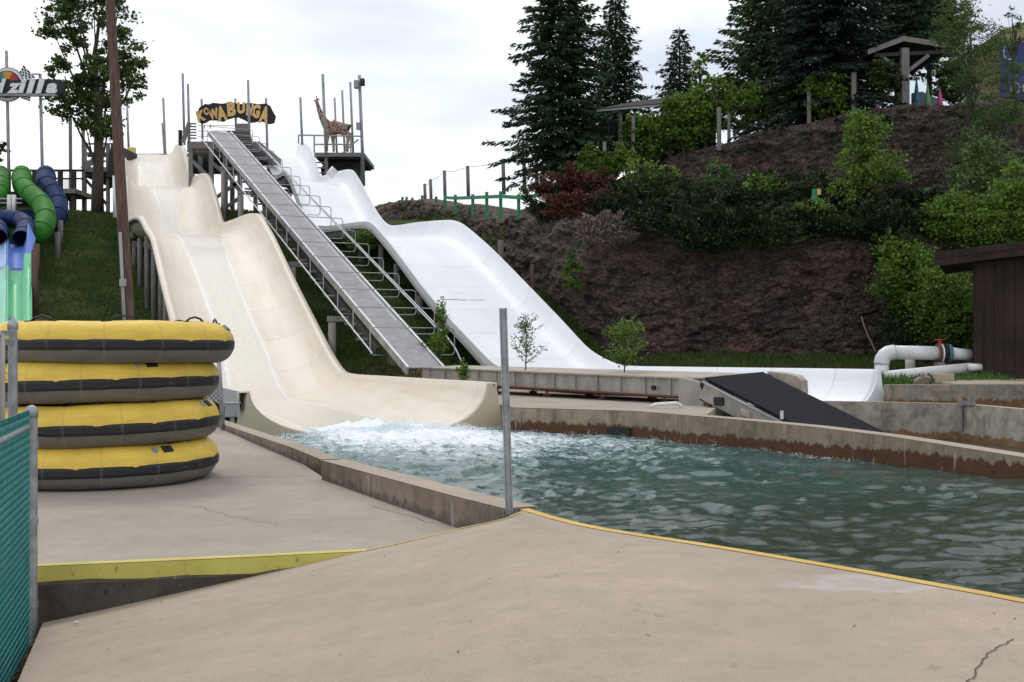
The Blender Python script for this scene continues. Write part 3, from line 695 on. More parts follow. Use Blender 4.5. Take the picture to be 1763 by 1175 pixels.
# splash where the slide meets the pool
def splash(name, label, n, fn, s0, s1):
    d = rand_unit(n * 1); pts = np.array([fn() for _ in range(n)]); out = []
    sz = RNG.uniform(s0, s1, (n, 1)) * 1.0
    a = rand_unit(n); b = np.cross(a, rand_unit(n)); b /= np.linalg.norm(b, axis=1, keepdims=True); c = np.cross(a, b)
    A = pts + a * sz; B = pts + b * sz; C = pts + c * sz; D = pts - (a + b + c) * sz * .6
    v = np.concatenate([np.stack([A, B, C], 1), np.stack([A, C, D], 1), np.stack([A, D, B], 1), np.stack([B, D, C], 1)])
    o = quads(name, 'spray', None, v, origin=(exm.x, exm.y, WZ)); meta(o, label, 'splash', kind='stuff'); return o
def sp1():
    l = random.gauss(.3, 1.35); a = abs(random.gauss(.3, .75)); h = max(0, .42 - a * .16 - abs(l - .3) * .12); cl = noise.noise(Vector((l * 2.2, a * 2, 4))) * .5 + .6
    z = WZ + .02 + h * cl * random.random() ** 1.2
    p = exm + V * l - U * a; return (p.x, p.y, z)
splash('splash', 'white spray thrown up where the cream slide enters the pool', 16000, sp1, .004, .028)
def sp2():
    t_ = random.random(); i = t_ * 5.6; k = int(i); a = W1[min(k + 1, 10)][0].lerp(W1[min(k + 2, 11)][0], i - k)
    cl = max(0, noise.noise(Vector((t_ * 30, 2, 2)))); p = a + Vector((random.gauss(0, .05), -abs(random.gauss(.0, .12)), WZ - a.z)); return (p.x, p.y, WZ + random.random() ** 2 * (.05 + .3 * cl))
splash('splash', 'thin line of small splashes lapping along the far pool wall', 2600, sp2, .003, .014)

# ------------------------------------------------------------------ slides
def catmull(P0, P1, P2, P3, f):
    # centripetal-ish damped spline
    m1 = (P2 - P0) * .42; m2 = (P3 - P1) * .42; f2 = f * f; f3 = f2 * f
    return P1 * (2*f3 - 3*f2 + 1) + m1 * (f3 - 2*f2 + f) + P2 * (-2*f3 + 3*f2) + m2 * (f3 - f2)
def resample(st, sub=8):
    out = []
    for i in range(len(st) - 1):
        for k in range(sub):
            f = k / sub; q = []
            for j in range(len(st[0])):
                g = lambda n: st[min(max(n, 0), len(st)-1)][j]
                q.append(catmull(g(i-1), g(i), g(i+1), g(i+2), f))
            out.append(q)
    out.append(list(st[-1])); return out
NW = 9; NF = 8
def section(L, FL, FR, R_, fl_w=.3, fl_h=.16):
    pts = []
    ol = (L - FL); ol.z = 0; ol.normalize(); orr = (R_ - FR); orr.z = 0; orr.normalize()
    pts += [L + ol * fl_w + Vector((0, 0, -fl_h)), L + ol * fl_w]
    def wall(rim, fo):
        o = []
        for k in range(NW + 1):
            th = math.pi / 2 * k / NW; p = rim.lerp(fo, 1 - math.cos(th)); p = Vector((p.x, p.y, rim.z + (fo.z - rim.z) * math.sin(th))); o.append(p)
        return o
    pts += wall(L, FL)
    for k in range(1, NF): pts.append(FL.lerp(FR, k / NF))
    pts += list(reversed(wall(R_, FR)))
    pts += [R_ + orr * fl_w, R_ + orr * fl_w + Vector((0, 0, -fl_h))]
    return pts
def flume(name, st, mat, parent, solid=.05, **kw):
    m = MB(); rows = []; uv = []; s = 0; prev = None
    for q in st:
        sec = section(*q, **kw); c = (q[1] + q[2]) / 2
        if prev is not None: s += (c - prev).length
        prev = c; rows.append(sec); acc = 0
        for i, p in enumerate(sec): uv.append((i / (len(sec) - 1), s))
    m.grid(rows); m.uv = uv; o = m.build(name, mat, parent, smooth=True)
    md = o.modifiers.new('solid', 'SOLIDIFY'); md.thickness = solid; md.offset = 1
    return o, rows
beige_px = [  # t, L, FL, FR, R
 (88.5, (214,262),(229,267),(279,267),(301,250)),
 (86.5, (216,262),(231,268),(281,268),(306,249)),
 (84, (217,268),(236,283),(283,284),(312,254)),
 (80.3, (218,298),(238,327),(289,327),(323,296)),
 (77.5, (219,306),(241,336),(294,337),(331,305)),
 (74, (220,306),(250,326),(308,327),(343,300)),
 (72, (221,306),(258,322),(317,323),(349,299)),
 (70.5, (221,314),(262,334),(316,334),(357,308)),
 (67, (221,350),(272,380),(312,381),(369,348)),
 (64.5, (223,380),(270,414),(326,416),(378,382)),
 (61, (226,380),(278,414),(344,415),(398,379)),
 (57.5, (240,372),(298,405),(370,405),(424,369)),
 (55, (250,375),(307,406),(381,408),(440,369)),
 (53, (260,393),(317,425),(387,426),(452,388)),
 (51, (271,412),(327,447),(393,448),(465.6,413)),
 (47, (288,482),(356,522),(420,519),(499,484)),
 (43, (311,568),(385,607),(457,604),(539.5,565)),
 (41, (325,609),(398,655),(474,650),(562,609)),
 (39.4, (335,640),(407,684),(489,678),(582,638)),
 (38, (344,652),(418,693),(503,688),(601,644.5)),
 (34, (361,656),(452,704),(555,700),(656,648)),
 (30, (385,663),(505,720),(630,716),(735,653)),
 (27, (411,670),(555,738),(695,730),(800,656.5)),
 (25.5, (430,674),(583,748),(740,738),(838,659.5))]
bst = [[S(*L, t), S(*FL, t), S(*FR, t), S(*Rr, t)] for t, L, FL, FR, Rr in beige_px]
bst = resample(bst, 7)
beige = thing('water_slide', 'cream fibreglass water slide with three humps and running water, emptying into the pool', 'water slide', (bst[-1][1] + bst[-1][2]) / 2)
flume('flume', bst, 'cream_fibreglass', beige, fl_w=.28, fl_h=.22)
# running water sheet
fm = MB(); rows = []; uv = []; s = 0; prev = None
for i, q in enumerate(bst):
    c = (q[1] + q[2]) / 2
    if prev is not None: s += (c - prev).length
    prev = c; row = []
    t_here = c.dot(U)
    for k in range(25):
        f = k / 24; nr = interp(t_here, [25, 62, 65, 68, 71, 74, 90], [0, 0, .12, .2, .1, .02, .1])
        wl = interp(t_here, [24, 36, 39, 44], [.36, .36, .2, .07]); ff = lerp(-wl + nr, 1.07 - nr, f); p = q[1].lerp(q[2], min(1, max(0, ff)))
        for cond, gg, fo_, ri in ((ff < 0, -ff, q[1], q[0]), (ff > 1, ff - 1, q[2], q[3])):
            if cond: gg = min(.95, gg * 1.0); p = fo_.lerp(ri, gg); p.z = fo_.z + (ri.z - fo_.z) * (1 - math.sqrt(1 - gg * gg))
        p = p + Vector((0, 0, -.01 + .04 * (1 - abs(2 * f - 1) ** 5) + .012 * noise.noise(Vector((f * 9, s * 2.5, 0))))); row.append(p); uv.append((f, s))
    rows.append(row)
fm.grid(rows); fm.uv = uv; fm.build('running_water', 'sheet_water', beige, smooth=True)
# exit flanges: solid ends under both walls
def cap(st, side, outer, parent, mat, zb, depth=.7, top=.0, name='exit_flange'):
    L, FL, FR, R_ = st; rim, fo = (L, FL) if side < 0 else (R_, FR)
    lat = (rim - fo); lat.z = 0; ln = lat.length; lat.normalize(); poly = []
    for k in range(NW * 2 + 1):
        th = math.pi / 2 * k / (NW * 2); p = rim.lerp(fo, 1 - math.cos(th)); poly.append(Vector((p.x, p.y, rim.z + (fo.z - rim.z) * math.sin(th) - .004)))
    poly.append(Vector((fo.x, fo.y, zb)));
    b = rim + lat * (outer + .18); poly.append(Vector((b.x, b.y, zb)))
    for f, dz in ((1.0, .45), (.85, .2), (.6, .07), (.3, .01)): q = rim + lat * outer * f; poly.append(Vector((q.x, q.y, rim.z - dz)))
    m = MB(); m.prism([p - U * .06 for p in poly], U * depth); m.build(name, mat, parent, bev=.03)
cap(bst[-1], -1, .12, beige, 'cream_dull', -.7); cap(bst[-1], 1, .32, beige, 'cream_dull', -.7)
# timber posts below the cream slide
def post_pair(root, st, t, name, mat='grey_wood', inset=.2, side=(0, 3), r=.13, drop=.45):
    q = min(st, key=lambda s: abs(((s[1] + s[2]) / 2).dot(U) - t))
    for j in side:
        p = q[j]; lat = (q[3] - q[0]); lat.z = 0; lat.normalize(); p = p + lat * (inset if j == 0 else -inset)
        zg = gz(p.x, p.y) - .4; ztop = min(q[1].z, q[2].z) - .12
        if ztop > zg + .5: MB().tube([Vector((p.x, p.y, zg)), Vector((p.x, p.y, ztop))], r, 8).build(name, mat, root, smooth=True)
for t in (45.5, 47.5, 49.5, 51.5, 53.5, 56, 59, 62, 66, 70, 74, 79, 85): post_pair(beige, bst, t, 'support_post', 'tan_wood' if int(t * 2) % 3 == 0 else 'grey_wood')
bb = MB()
for t in (53.8, 60.5, 71.3):
    q = min(bst, key=lambda s: abs(((s[1] + s[2]) / 2).dot(U) - t)); a, b = q[0], q[3]; z = min(q[1].z, q[2].z) - .28
    MB().bar((a.x, a.y, z), (b.x, b.y, z), .18, .3).build('cross_beam', 'grey_wood', beige)

# white slide
white_px = [  # t, L, R
 (88.5, (452,259),(513,247)), (86.5, (455,259),(520,245)), (84.3, (458,263),(531,252)), (82, (461,274),(540,270)), (79, (466,292),(547,292)), (76.5, (473,304),(552,303)),
 (74, (483,299),(575,297)), (71.6, (494,294),(601,292)), (70, (503,308),(613,301)), (67, (517,345),(635,340)), (64.5, (529,374),(650,367)), (62, (547,390),(671,388)),
 (59, (585,387),(718,383)), (56.5, (627,382),(771,379)), (54.5, (641,385),(794,385)), (52.5, (658,402),(820,405)), (50, (684,434),(854,436)), (46, (733,499),(913,496)),
 (43, (774,547),(965,550)), (40.6, (810,585),(1010,598)), (38.8, (841,617),(1045,620)), (37.2, (864,632),(1077,629.5)), (34, (920,637),(1156,631.5)), (30, (1025,642),(1275,633)), (27, (1200,647),(1405,634.5)), (24.8, (1320,651),(1508,636))]
wst = []
for t, L, Rr in white_px:
    a, b = S(*L, t), S(*Rr, t); lat = (b - a); lat.z = 0; w = lat.length; lat.normalize()
    h = interp(t, [23, 30, 38, 45, 57, 71, 90], [1.0, .95, .95, 1.0, .95, .85, .8]); dl = min(.95, w * .27)
    zf = (a.z + b.z) / 2 - h
    FL = a + lat * dl; FR = b - lat * dl; FL.z = zf; FR.z = zf; wst.append([a, FL, FR, b])
wst = resample(wst, 7)
white = thing('water_slide', 'dry white fibreglass water slide with humps, curving past the conveyor to the right', 'water slide', (wst[-1][1] + wst[-1][2]) / 2)
flume('flume', wst, 'white_fibreglass', white, fl_w=.05, fl_h=.05)
lf = MB(); rows = []; uv = []; s = 0
for i, q in enumerate(wst):
    lat = (q[3] - q[0]); lat.z = 0; lat.normalize(); p = q[0] - lat * .056
    rows.append([p + Vector((0, 0, .005)), p + Vector((0, 0, -.2)) - lat * .10, p + Vector((0, 0, -.36)) - lat * .12]); s = i * .35; uv += [(0, s), (.5, s), (1, s)]
lf.grid(rows); lf.uv = uv; o = lf.build('side_flange', 'grey_flange', white, smooth=False); md = o.modifiers.new('s', 'SOLIDIFY'); md.thickness = .03
cap(wst[-1], 1, .2, white, 'white_fibreglass', .0, .5); cap(wst[-1], -1, .2, white, 'white_fibreglass', .0, .5)
for t in (45, 48, 51, 54, 57.5, 61, 65, 69, 72.5, 76, 80, 85): post_pair(white, wst, t, 'support_post', 'grey_wood', inset=.35, r=.15)
for t in (55.5, 61, 71.5, 76):
    q = min(wst, key=lambda s: abs(((s[1] + s[2]) / 2).dot(U) - t)); a, b = q[0], q[3]; z = min(q[1].z, q[2].z) - .3
    MB().bar((a.x, a.y, z), (b.x, b.y, z), .2, .35).build('cross_beam', 'dark_wood', white)
# (marks)
for (px, py, L_len, w) in ((793, 488, 1.7, .05), (775, 490, .7, .06), (812, 487, .6, .04), (790, 481, .9, .02), (800, 512, 1.2, .015)):
    q = min(wst, key=lambda s: abs(((s[1] + s[2]) / 2).dot(U) - 49.2)); 
# upper end pipes of the white slide
MB().tube([P(566, 303, 73.5), P(577, 291, 73.5)], .27, 10).build('feed_pipe', 'pvc_white', white, smooth=True)

# ------------------------------------------------------------------ inclined conveyor
conv = thing('inclined_conveyor', 'long steep grey belt conveyor with wire guard hoops between the two slides', 'conveyor', CT(14.1, 36, .6))
T0, T1, Z0, Z1 = 35.9, 74.2, .93, 15.95
def cz(t): return lerp(Z0, Z1, (t - T0) / (T1 - T0))
def CP(c, t, dz=0): return CT(c, t, cz(t) + dz)
cl, cr_ = 13.32, 14.95
def CL(t): return lerp(13.7, 13.0, (t - T0) / (T1 - T0))
def CR(t): return lerp(15.05, 14.55, (t - T0) / (T1 - T0))
def CK(k, t, dz=0): return CT(k(t), t, cz(t) + dz)
sl_ = (CP(14, T1) - CP(14, T0)).normalized()
bm_ = MB(); n = 60
bm_.grid([[CP(lerp(CL(lerp(T0, T1, i / n)), CR(lerp(T0, T1, i / n)), k / 4), lerp(T0, T1, i / n)) for k in range(5)] for i in range(n + 1)]); o = bm_.build('belt', 'belt_grey', conv); md = o.modifiers.new('s', 'SOLIDIFY'); md.thickness = .03
sn = Vector((0, 0, 1))
for kf in (lambda t: CL(t) - .05, lambda t: CR(t) + .05):
    MB().bar(CK(kf, T0, -.13), CK(kf, T1, -.13), .06, .27).build('side_panel', 'panel_steel', conv)
    MB().bar(CK(kf, T0 - .1, .045), CK(kf, T1, .045), .09, .05).build('side_rail', 'aluminium', conv, bev=.01)
mid_f = lambda t: (CL(t) + CR(t)) / 2
MB().tube([CK(mid_f, T0 + 3.0, .5), CK(mid_f, T1 - 1, .5)], .022, 6).build('guide_rod', 'aluminium', conv)
MB().tube([CK(lambda t: CL(t) - .72, T0 + 2.0, -.3), CK(lambda t: CL(t) - .72, T1 - 1, -.3)], .032, 6).build('guide_rod', 'aluminium', conv)
MB().tube([CP(16.0, T0 + 2.9, .3), CP(15.6, T1 - 4, .3)], .028, 6).build('guide_rod', 'aluminium', conv)
MB().tube([CP(16.55, T0 + 1.6, -.45), CP(16.55, T0 + 2.2, -.2), CP(16.5, T0 + 3.2, -.03), CP(16.0, T1 - 4, .0)], .028, 6).build('guide_rod', 'aluminium', conv)
def arc(c0, t0, t1, r, ax, az, n=4): return [c0 + ax * (r * math.cos(lerp(t0, t1, i / n))) + az * (r * math.sin(lerp(t0, t1, i / n))) for i in range(n + 1)]
for i in range(18):
    t = T0 + 2.3 + i * 2.05
    if t > T1 - 1: break
    a = CT(CL(t) - .7, t, cz(t) + .52); b = CT(interp(t, [38, 74], [16.55, 15.9]), t, cz(t) + .52); ax = (b - a); ax.z = 0; w = ax.length; ax.normalize(); Zv = Vector((0, 0, 1)); h = 1.0; r = .14
    pts = [a + ax * .75 - Zv * h] + arc(a + ax * r - Zv * (h - r), -math.pi / 2, -math.pi, r, ax, Zv) + arc(a + ax * r - Zv * r, math.pi, math.pi / 2, r, ax, Zv) + arc(b - ax * r - Zv * r, math.pi / 2, 0, r, ax, Zv) + arc(b - ax * r - Zv * (h - r), 0, -math.pi / 2, r, ax, Zv) + [b - ax * .95 - Zv * h]
    MB().tube(pts, .021, 6).build('guard_hoop', 'steel', conv, smooth=True)
for i, t in enumerate((42.5, 49.2, 55.5, 61.5, 67)):
    for c in (12.7, 15.4):
        p = CT(c, t, 0); zg = gz(p.x, p.y) - .4; zt = cz(t) - (1.0 if c > 13 else .9)
        MB().tube([Vector((p.x, p.y, zg)), Vector((p.x, p.y, zt))], .15, 8).build('support_post', 'tan_wood', conv, smooth=True)
    a, b = CT(12.5, t, cz(t) - .75), CT(15.6, t, cz(t) - .75); MB().bar(a, b, .12, .22).build('cross_beam', 'grey_wood', conv)
for c in (13.5, 15.1): MB().bar(CP(c, T0 + 3, -.60), CP(c, T1 - .5, -.60), .12, .26).build('stringer', 'dark_wood', conv)
for i in range(22):
    t = T0 + 4 + i * 1.55
    if i % 1 == 0: MB().bar(CT(12.95, t, cz(t) - .55), CT(15.3, t, cz(t) - .55), .08, .10).build('cross_tie', 'grey_wood', conv)

# flat conveyor
n0, n1 = P(728, 633, 37.6), P(1180, 651.5, 28.2); f0, f1 = P(792, 629, 38.6), P(1309, 643.5, 29.2)
flat = thing('flat_conveyor', 'low level conveyor bridge with tan steel sides in front of the white slide', 'conveyor', (n0 + n1) / 2 - Vector((0, 0, .9)))
fb = MB(); fb.grid([[n0.lerp(n1, i / 20), f0.lerp(f1, i / 20)] for i in range(21)]); o = fb.build('belt', 'panel_top', flat); md = o.modifiers.new('s', 'SOLIDIFY'); md.thickness = .05; md.offset = -1
side_n = []
def side(a, b, hgt, name):
    d = (b - a).normalized(); m = MB(); m.bar(a + Vector((0, 0, -hgt / 2 - .02)), b + Vector((0, 0, -hgt / 2 - .02)), .05, hgt); m.build(name, 'panel_steel', flat)
    out = Vector((d.y, -d.x, 0))
    for i in range(13):
        p = a.lerp(b, (i + .5) / 13); MB().bar(p + out * .05 + Vector((0, 0, -.05)), p + out * .05 + Vector((0, 0, -hgt)), .09, .05, up=d).build('side_rib', 'panel_steel', flat)
    MB().bar(a + out * .04 + Vector((0, 0, .0)), b + out * .04 + Vector((0, 0, .0)), .14, .04).build('top_flange', 'panel_top', flat)
    MB().bar(a + out * .04 + Vector((0, 0, -hgt - .01)), b + out * .04 + Vector((0, 0, -hgt - .01)), .12, .04).build('bottom_flange', 'rust', flat)
side(n0, n1 , .47, 'side_panel')
MB().bar(f0 + Vector((0, 0, -.25)), f1 + Vector((0, 0, -.25)), .05, .47).build('side_panel', 'panel_steel', flat)
un = MB(); un.prism([n0 - Vector((0, 0, .48)), n1 - Vector((0, 0, .48)), f1 - Vector((0, 0, .48)), f0 - Vector((0, 0, .48))], (0, 0, -.06)); un.build('underside', 'rust', flat)
for i in range(5):
    f = .12 + i * .2
    for a, b in ((n0, n1), (f0, f1)):
        p = a.lerp(b, f); p = p + (f0 - n0).normalized() * (.25 if a is n0 else -.25)
        MB().bar((p.x, p.y, p.z - .5), (p.x, p.y, .12), .07, .07).build('leg', 'panel_steel', flat)
        MB().box(p.x - .12, p.y - .12, .15, p.x + .12, p.y + .12, .22).build('foot', 'rust', flat)
# end cover (rounded plate) and roller
d = (n1 - n0); d.z = 0; d.normalize(); out = Vector((d.y, -d.x, 0))
e0 = P(1168, 650, 28.1); e1 = P(1208, 657, 27.6)
pl = []; w = (e1 - e0).length + .12; Zv = Vector((0, 0, 1))
for (u_, z_) in ((0, 0), (w * .55, -.06), (w * .8, -.1), (w * .95, -.2), (w, -.34), (w, -.5), (w * .82, -.54), (w, -.62), (w, -.82), (0, -.76)): pl.append(e0 + d * u_ + Zv * z_)
MB().prism(pl, out * -.14).build('end_cover', 'panel_steel', flat, bev=.01)
fe0 = f1 + d * .1; pl = [fe0 + d * u_ + Zv * z_ + Vector((.12, .1, 0)) for (u_, z_) in ((0, .06), (.6, .02), (.95, -.04), (1.1, -.16), (1.12, -.5), (0, -.5))]
MB().prism(pl, out * .28 * -1 ).build('end_cover', 'panel_top', flat, bev=.02)
MB().tube([n1 + d * .3 - Zv * .17, f1 + d * .3 - Zv * .17], .17, 14).build('end_roller', 'black_rubber', flat, smooth=True)
MB().tube([n1 + d * .05 - Zv * .09, f1 + d * .05 - Zv * .09], .13, 14).build('end_roller', 'panel_top', flat, smooth=True)
q = P(1128, 668, 28.9); MB().tube([q + out * .02, q + out * .09], .07, 10).build('bearing', 'black', flat)
MB().box(-3.3, 36.9, .3, -2.9, 37.5, .9).build('gear_box', 'panel_steel', flat) if False else None

# black loading belt going down into the channel
bn, bf = P(1213, 654, 27.0), P(1312, 644, 28.8); dirp = Vector((bf.y - bn.y, -(bf.x - bn.x), 0)).normalized(); slope = -.41
dd = Vector((dirp.x, dirp.y, slope)); Lb = 4.6
blk = thing('loading_conveyor', 'black rubber loading belt slanting down into the channel behind the pool wall', 'conveyor', (bn + bf) / 2 + dd * 2)
m = MB(); m.grid([[bn.lerp(bf, k / 6) + dd * (Lb * i / 24) for k in range(7)] for i in range(25)]); o = m.build('belt', 'belt_black', blk); md = o.modifiers.new('s', 'SOLIDIFY'); md.thickness = .06; md.offset = -1
wv_ = (bf - bn).normalized()
for base, nm in ((bn - wv_ * .06, 'near'), (bf + wv_ * .04, 'far')):
    MB().bar(base + Vector((0, 0, -.26)), base + dd * Lb + Vector((0, 0, -.26)), .06, .42).build('side_panel', 'panel_steel', blk)
MB().bar(bn - wv_ * .07 + Vector((0, 0, -.035)), bn - wv_ * .07 + dd * Lb + Vector((0, 0, -.035)), .10, .035).build('edge_rail', 'aluminium', blk)
MB().tube([bn + Vector((0, 0, -.13)), bf + Vector((0, 0, -.13))], .14, 14).build('roller', 'black_rubber', blk, smooth=True)
q = bn - wv_ * .11 + dd * .5 + Vector((0, 0, -.3)); MB().obox(q, dirp, wv_, Zv, .14, .04, .10).build('bearing', 'black', blk, bev=.02)
q = bn - wv_ * .11 + dd * 1.25 + Vector((0, 0, -.26)); MB().obox(q, dd.normalized(), wv_, Zv, .13, .03, .08).build('bearing_plate', 'panel_top', blk, bev=.02)
q = bn + dirp * .15; MB().bar((q.x, q.y, .5), (q.x, q.y, -1.2), .12, .12).build('leg', 'rust', blk)
q = bf + dirp * .15; MB().bar((q.x, q.y, .5), (q.x, q.y, -1.2), .12, .12).build('leg', 'rust', blk)
# small white handrail pipe lying on deck
a, b = G(1120, 701, .2), G(1172, 700, .2); m = MB(); m.tube([a, a + Vector((.12, 0, .06)), b + Vector((-.1, 0, .08)), b + Vector((0, 0, .03)), b + Vector((0, 0, -.05))], .045, 8)
o = m.build('bent_pipe', 'pvc_white', smooth=True); meta(o, 'short white pipe bent down at one end, lying on the deck by the conveyor end', 'pipe')
# side panel of the cream slide run-out, box below
sp_ = MB(); rows = []
for q in bst:
    if ((q[1] + q[2]) / 2).dot(U) < 37:
        lat = (q[0] - q[1]); lat.z = 0; lat.normalize(); p = q[0] + lat * .3; rows.append([p + Vector((0, 0, .01)), p - Vector((0, 0, .42))])
sp_.grid(rows); o = sp_.build('side_panel', 'grey_flange', beige); md = o.modifiers.new('s', 'SOLIDIFY'); md.thickness = .04
bx = MB(); q = P(398, 708, 23.2); bx.box(q.x - .14, q.y, q.z - .13, q.x + .14, q.y + .16, q.z + .15); bx.box(q.x - .16, q.y - .02, q.z + .15, q.x + .16, q.y + .18, q.z + .18); bx.box(q.x - .04, q.y + .04, -.3, q.x + .04, q.y + .12, q.z - .13)
meta(bx.build('junction_box', 'box_grey', bev=.01), 'small grey electrical box under the side of the cream slide exit', 'electrical box')

# ------------------------------------------------------------------ rock faces
def cliff(name, label, xs_, ys_, zb, zt, x0, x1, mat, lean=.6, rough=1.0, cap=2.2, dx=.11, dz=.17, rnd=.45):
    m = MB(); rows = []; topv = []
    nx = int((x1 - x0) / dx)
    for i in range(nx + 1):
        x = lerp(x0, x1, i / nx); y = interp(x, xs_, ys_); dy = (interp(x + .3, xs_, ys_) - interp(x - .3, xs_, ys_)) / .6
        n = Vector((dy, -1, 0)).normalized(); b = interp(x, xs_, zb) - .6; t = interp(x, xs_, zt) + .22 * noise.noise(Vector((x * .45, 3, 0))) + .1 * noise.noise(Vector((x * 1.7, 3, 0)))
        row = []; nz_ = 64; nc = 12
        for j in range(nz_ + nc + 1):
            if j <= nz_:
                f = j / nz_; z = lerp(b, t, f); r = min(1, (t - z) / .55); off = -lean * f - (1 - math.sqrt(max(0, 1 - (1 - r) ** 2))) * rnd; tp = max(0, 1 - (t - z) / 1.5)
            else:
                g_ = (j - nz_) / nc; z = t + .05 * math.sin(g_ * 3) - .15 * g_ * 1; off = -lean - rnd - cap * g_; tp = 1
            p = Vector((x, y, z)) + n * off
            v = Vector((p.x * .5, p.y * .5, p.z * .7)); d = noise.fractal(v, .9, 2.1, 6) * .42 * rough + abs(noise.noise(Vector((p.x * .8, 3 + p.y * .8, p.z * 1.8)))) * .35 * rough
            led = noise.noise(Vector((p.x * .25, p.y * .25, p.z * 2.6))) * .18 * rough
            d += noise.noise(Vector((p.x * 2.9, p.y * 2.9, p.z * 4.5))) * .13 + noise.noise(Vector((p.x * 6.5, p.y * 6.5, p.z * 8))) * .06
            k = 1 if j <= nz_ else max(.25, 1 - (j - nz_) / nc)
            p = p + n * (d + led) * k + Vector((0, 0, noise.noise(v * 2.3) * .12 * k)); row.append(p); topv.append(tp * min(1, .5 + noise.noise(Vector((x * .6, z, 1)))))
        rows.append(row)
    m.grid(rows); m.attr['top'] = topv
    o = m.build(name, mat, smooth=False); return meta(o, label, 'rock wall')
L1B = [10, 11, 11.5, 10.6, 8.2, 6.6, 5.2, 2.6, 1.5, 1.15, 1.1, 1.1, 1.0, 1.0]
cliff('rock_wall', 'dark reddish brown artificial rock face rising behind the white slide run-out', L1X, L1Y, L1B, L1Z, 3.3, 26, 'rock_lower', rough=.8, lean=.35)
cliff('rock_berm', 'weathered brown grey rock bank descending from the green rail fence beside the white slide', L1X, L1Y, L1B, L1Z, -16, 3.6, 'berm_rock', lean=.9, rough=.8)
L2B = [11, 11.5, 11.5, 10.5, 9.9, 9.5, 9.3, 9.2, 9.2, 9.2, 9.2]
cliff('rock_wall', 'upper dark rock face curving below the timber shelter and the hedge', L2X, L2Y, L2B, [z + .05 for z in L2Z], 5.5, 33, 'rock_upper', lean=.15, rough=.6, dx=.12, rnd=.22)

# ------------------------------------------------------------------ vegetation
def pz(px, Y): return (px - CX) / F * Y
def H(py, Y): return CZ - (py - HZ) / F * Y
def ellip_pts(n, c, r, shell=.55):
    d = rand_unit(n); rad = RNG.uniform(shell, 1, (n, 1)) ** .8; return np.array(c) + d * rad * np.array(r)
def broadleaf(name, label, cat, px, ybase, ytop, Y, wpx, mat, lpx=4.0, nc=60, per=60, trunk_r=.09, group=None, blobs=None, crown_low=.25, spread=.2, zbase=None, lean=0, bark='bark', elong=1.5):
    x = pz(px, Y); zb = H(ybase, Y) if zbase is None else zbase; zt = H(ytop, Y); w = wpx * Y / F
    t = thing(name, label, cat, (x, Y, zb), group); h = zt - zb
    if blobs is None: blobs = [(0, 1 - (1 - crown_low) / 2, 1.0, (1 - crown_low) / 2, 1.0)]
    lpx = lpx * 1.35; nc = int(nc * 1.25); elong = elong * .9
    cents = []; wt = sum(b[4] for b in blobs)
    for (bx_, bz_, bw_, bh_, wgt) in blobs:
        k = max(3, int(nc * wgt / wt)); c = (x + bx_ * w + lean * bz_, Y, zb + bz_ * h); cents.append(ellip_pts(k, c, (bw_ * w, max(.4, bw_ * w * .8), bh_ * h), .35))
    cents = np.concatenate(cents); cs = spread * np.array([w, w, w]) ; L = lpx * Y / F
    pts = np.repeat(cents, per, 0); sc = RNG.uniform(.45, 1.3, (len(cents), 1)).repeat(per, 0); pts = pts + RNG.normal(size=pts.shape) * np.minimum(cs, np.array([1.1, 1.1, .8])) * sc * np.array([1, 1, .6])
    tr = MB(); top = Vector((x + lean, Y, zb + h * .82)); n = 7; path = [Vector((x, Y, zb - .5)).lerp(top, i / (n - 1)) + Vector((noise.noise(Vector((i * .9, px, 0))) * .12 * h * .3, 0, 0)) for i in range(n)]
    tr.tube(path, [trunk_r * (1.25 - i / (n - 1)) for i in range(n)], 8)
    for c in cents[::max(1, len(cents) // (15 if trunk_r > .3 else 26))]:
        c = Vector(c.tolist()); f = min(.85, max(.12, (c.z - zb) / h * (.62 if trunk_r > .3 else .7))); a = path[0].lerp(path[-1], f); mid_ = a.lerp(c, .5) + Vector((0, 0, -.05 * h * .3)); tr.tube([a, mid_, c], [trunk_r * .34, trunk_r * .2, trunk_r * .06], 5, cap=False)
    tr.build('trunk', bark, t, smooth=True)
    quads('crown', mat, t, leaves(pts, L, elong)); return t
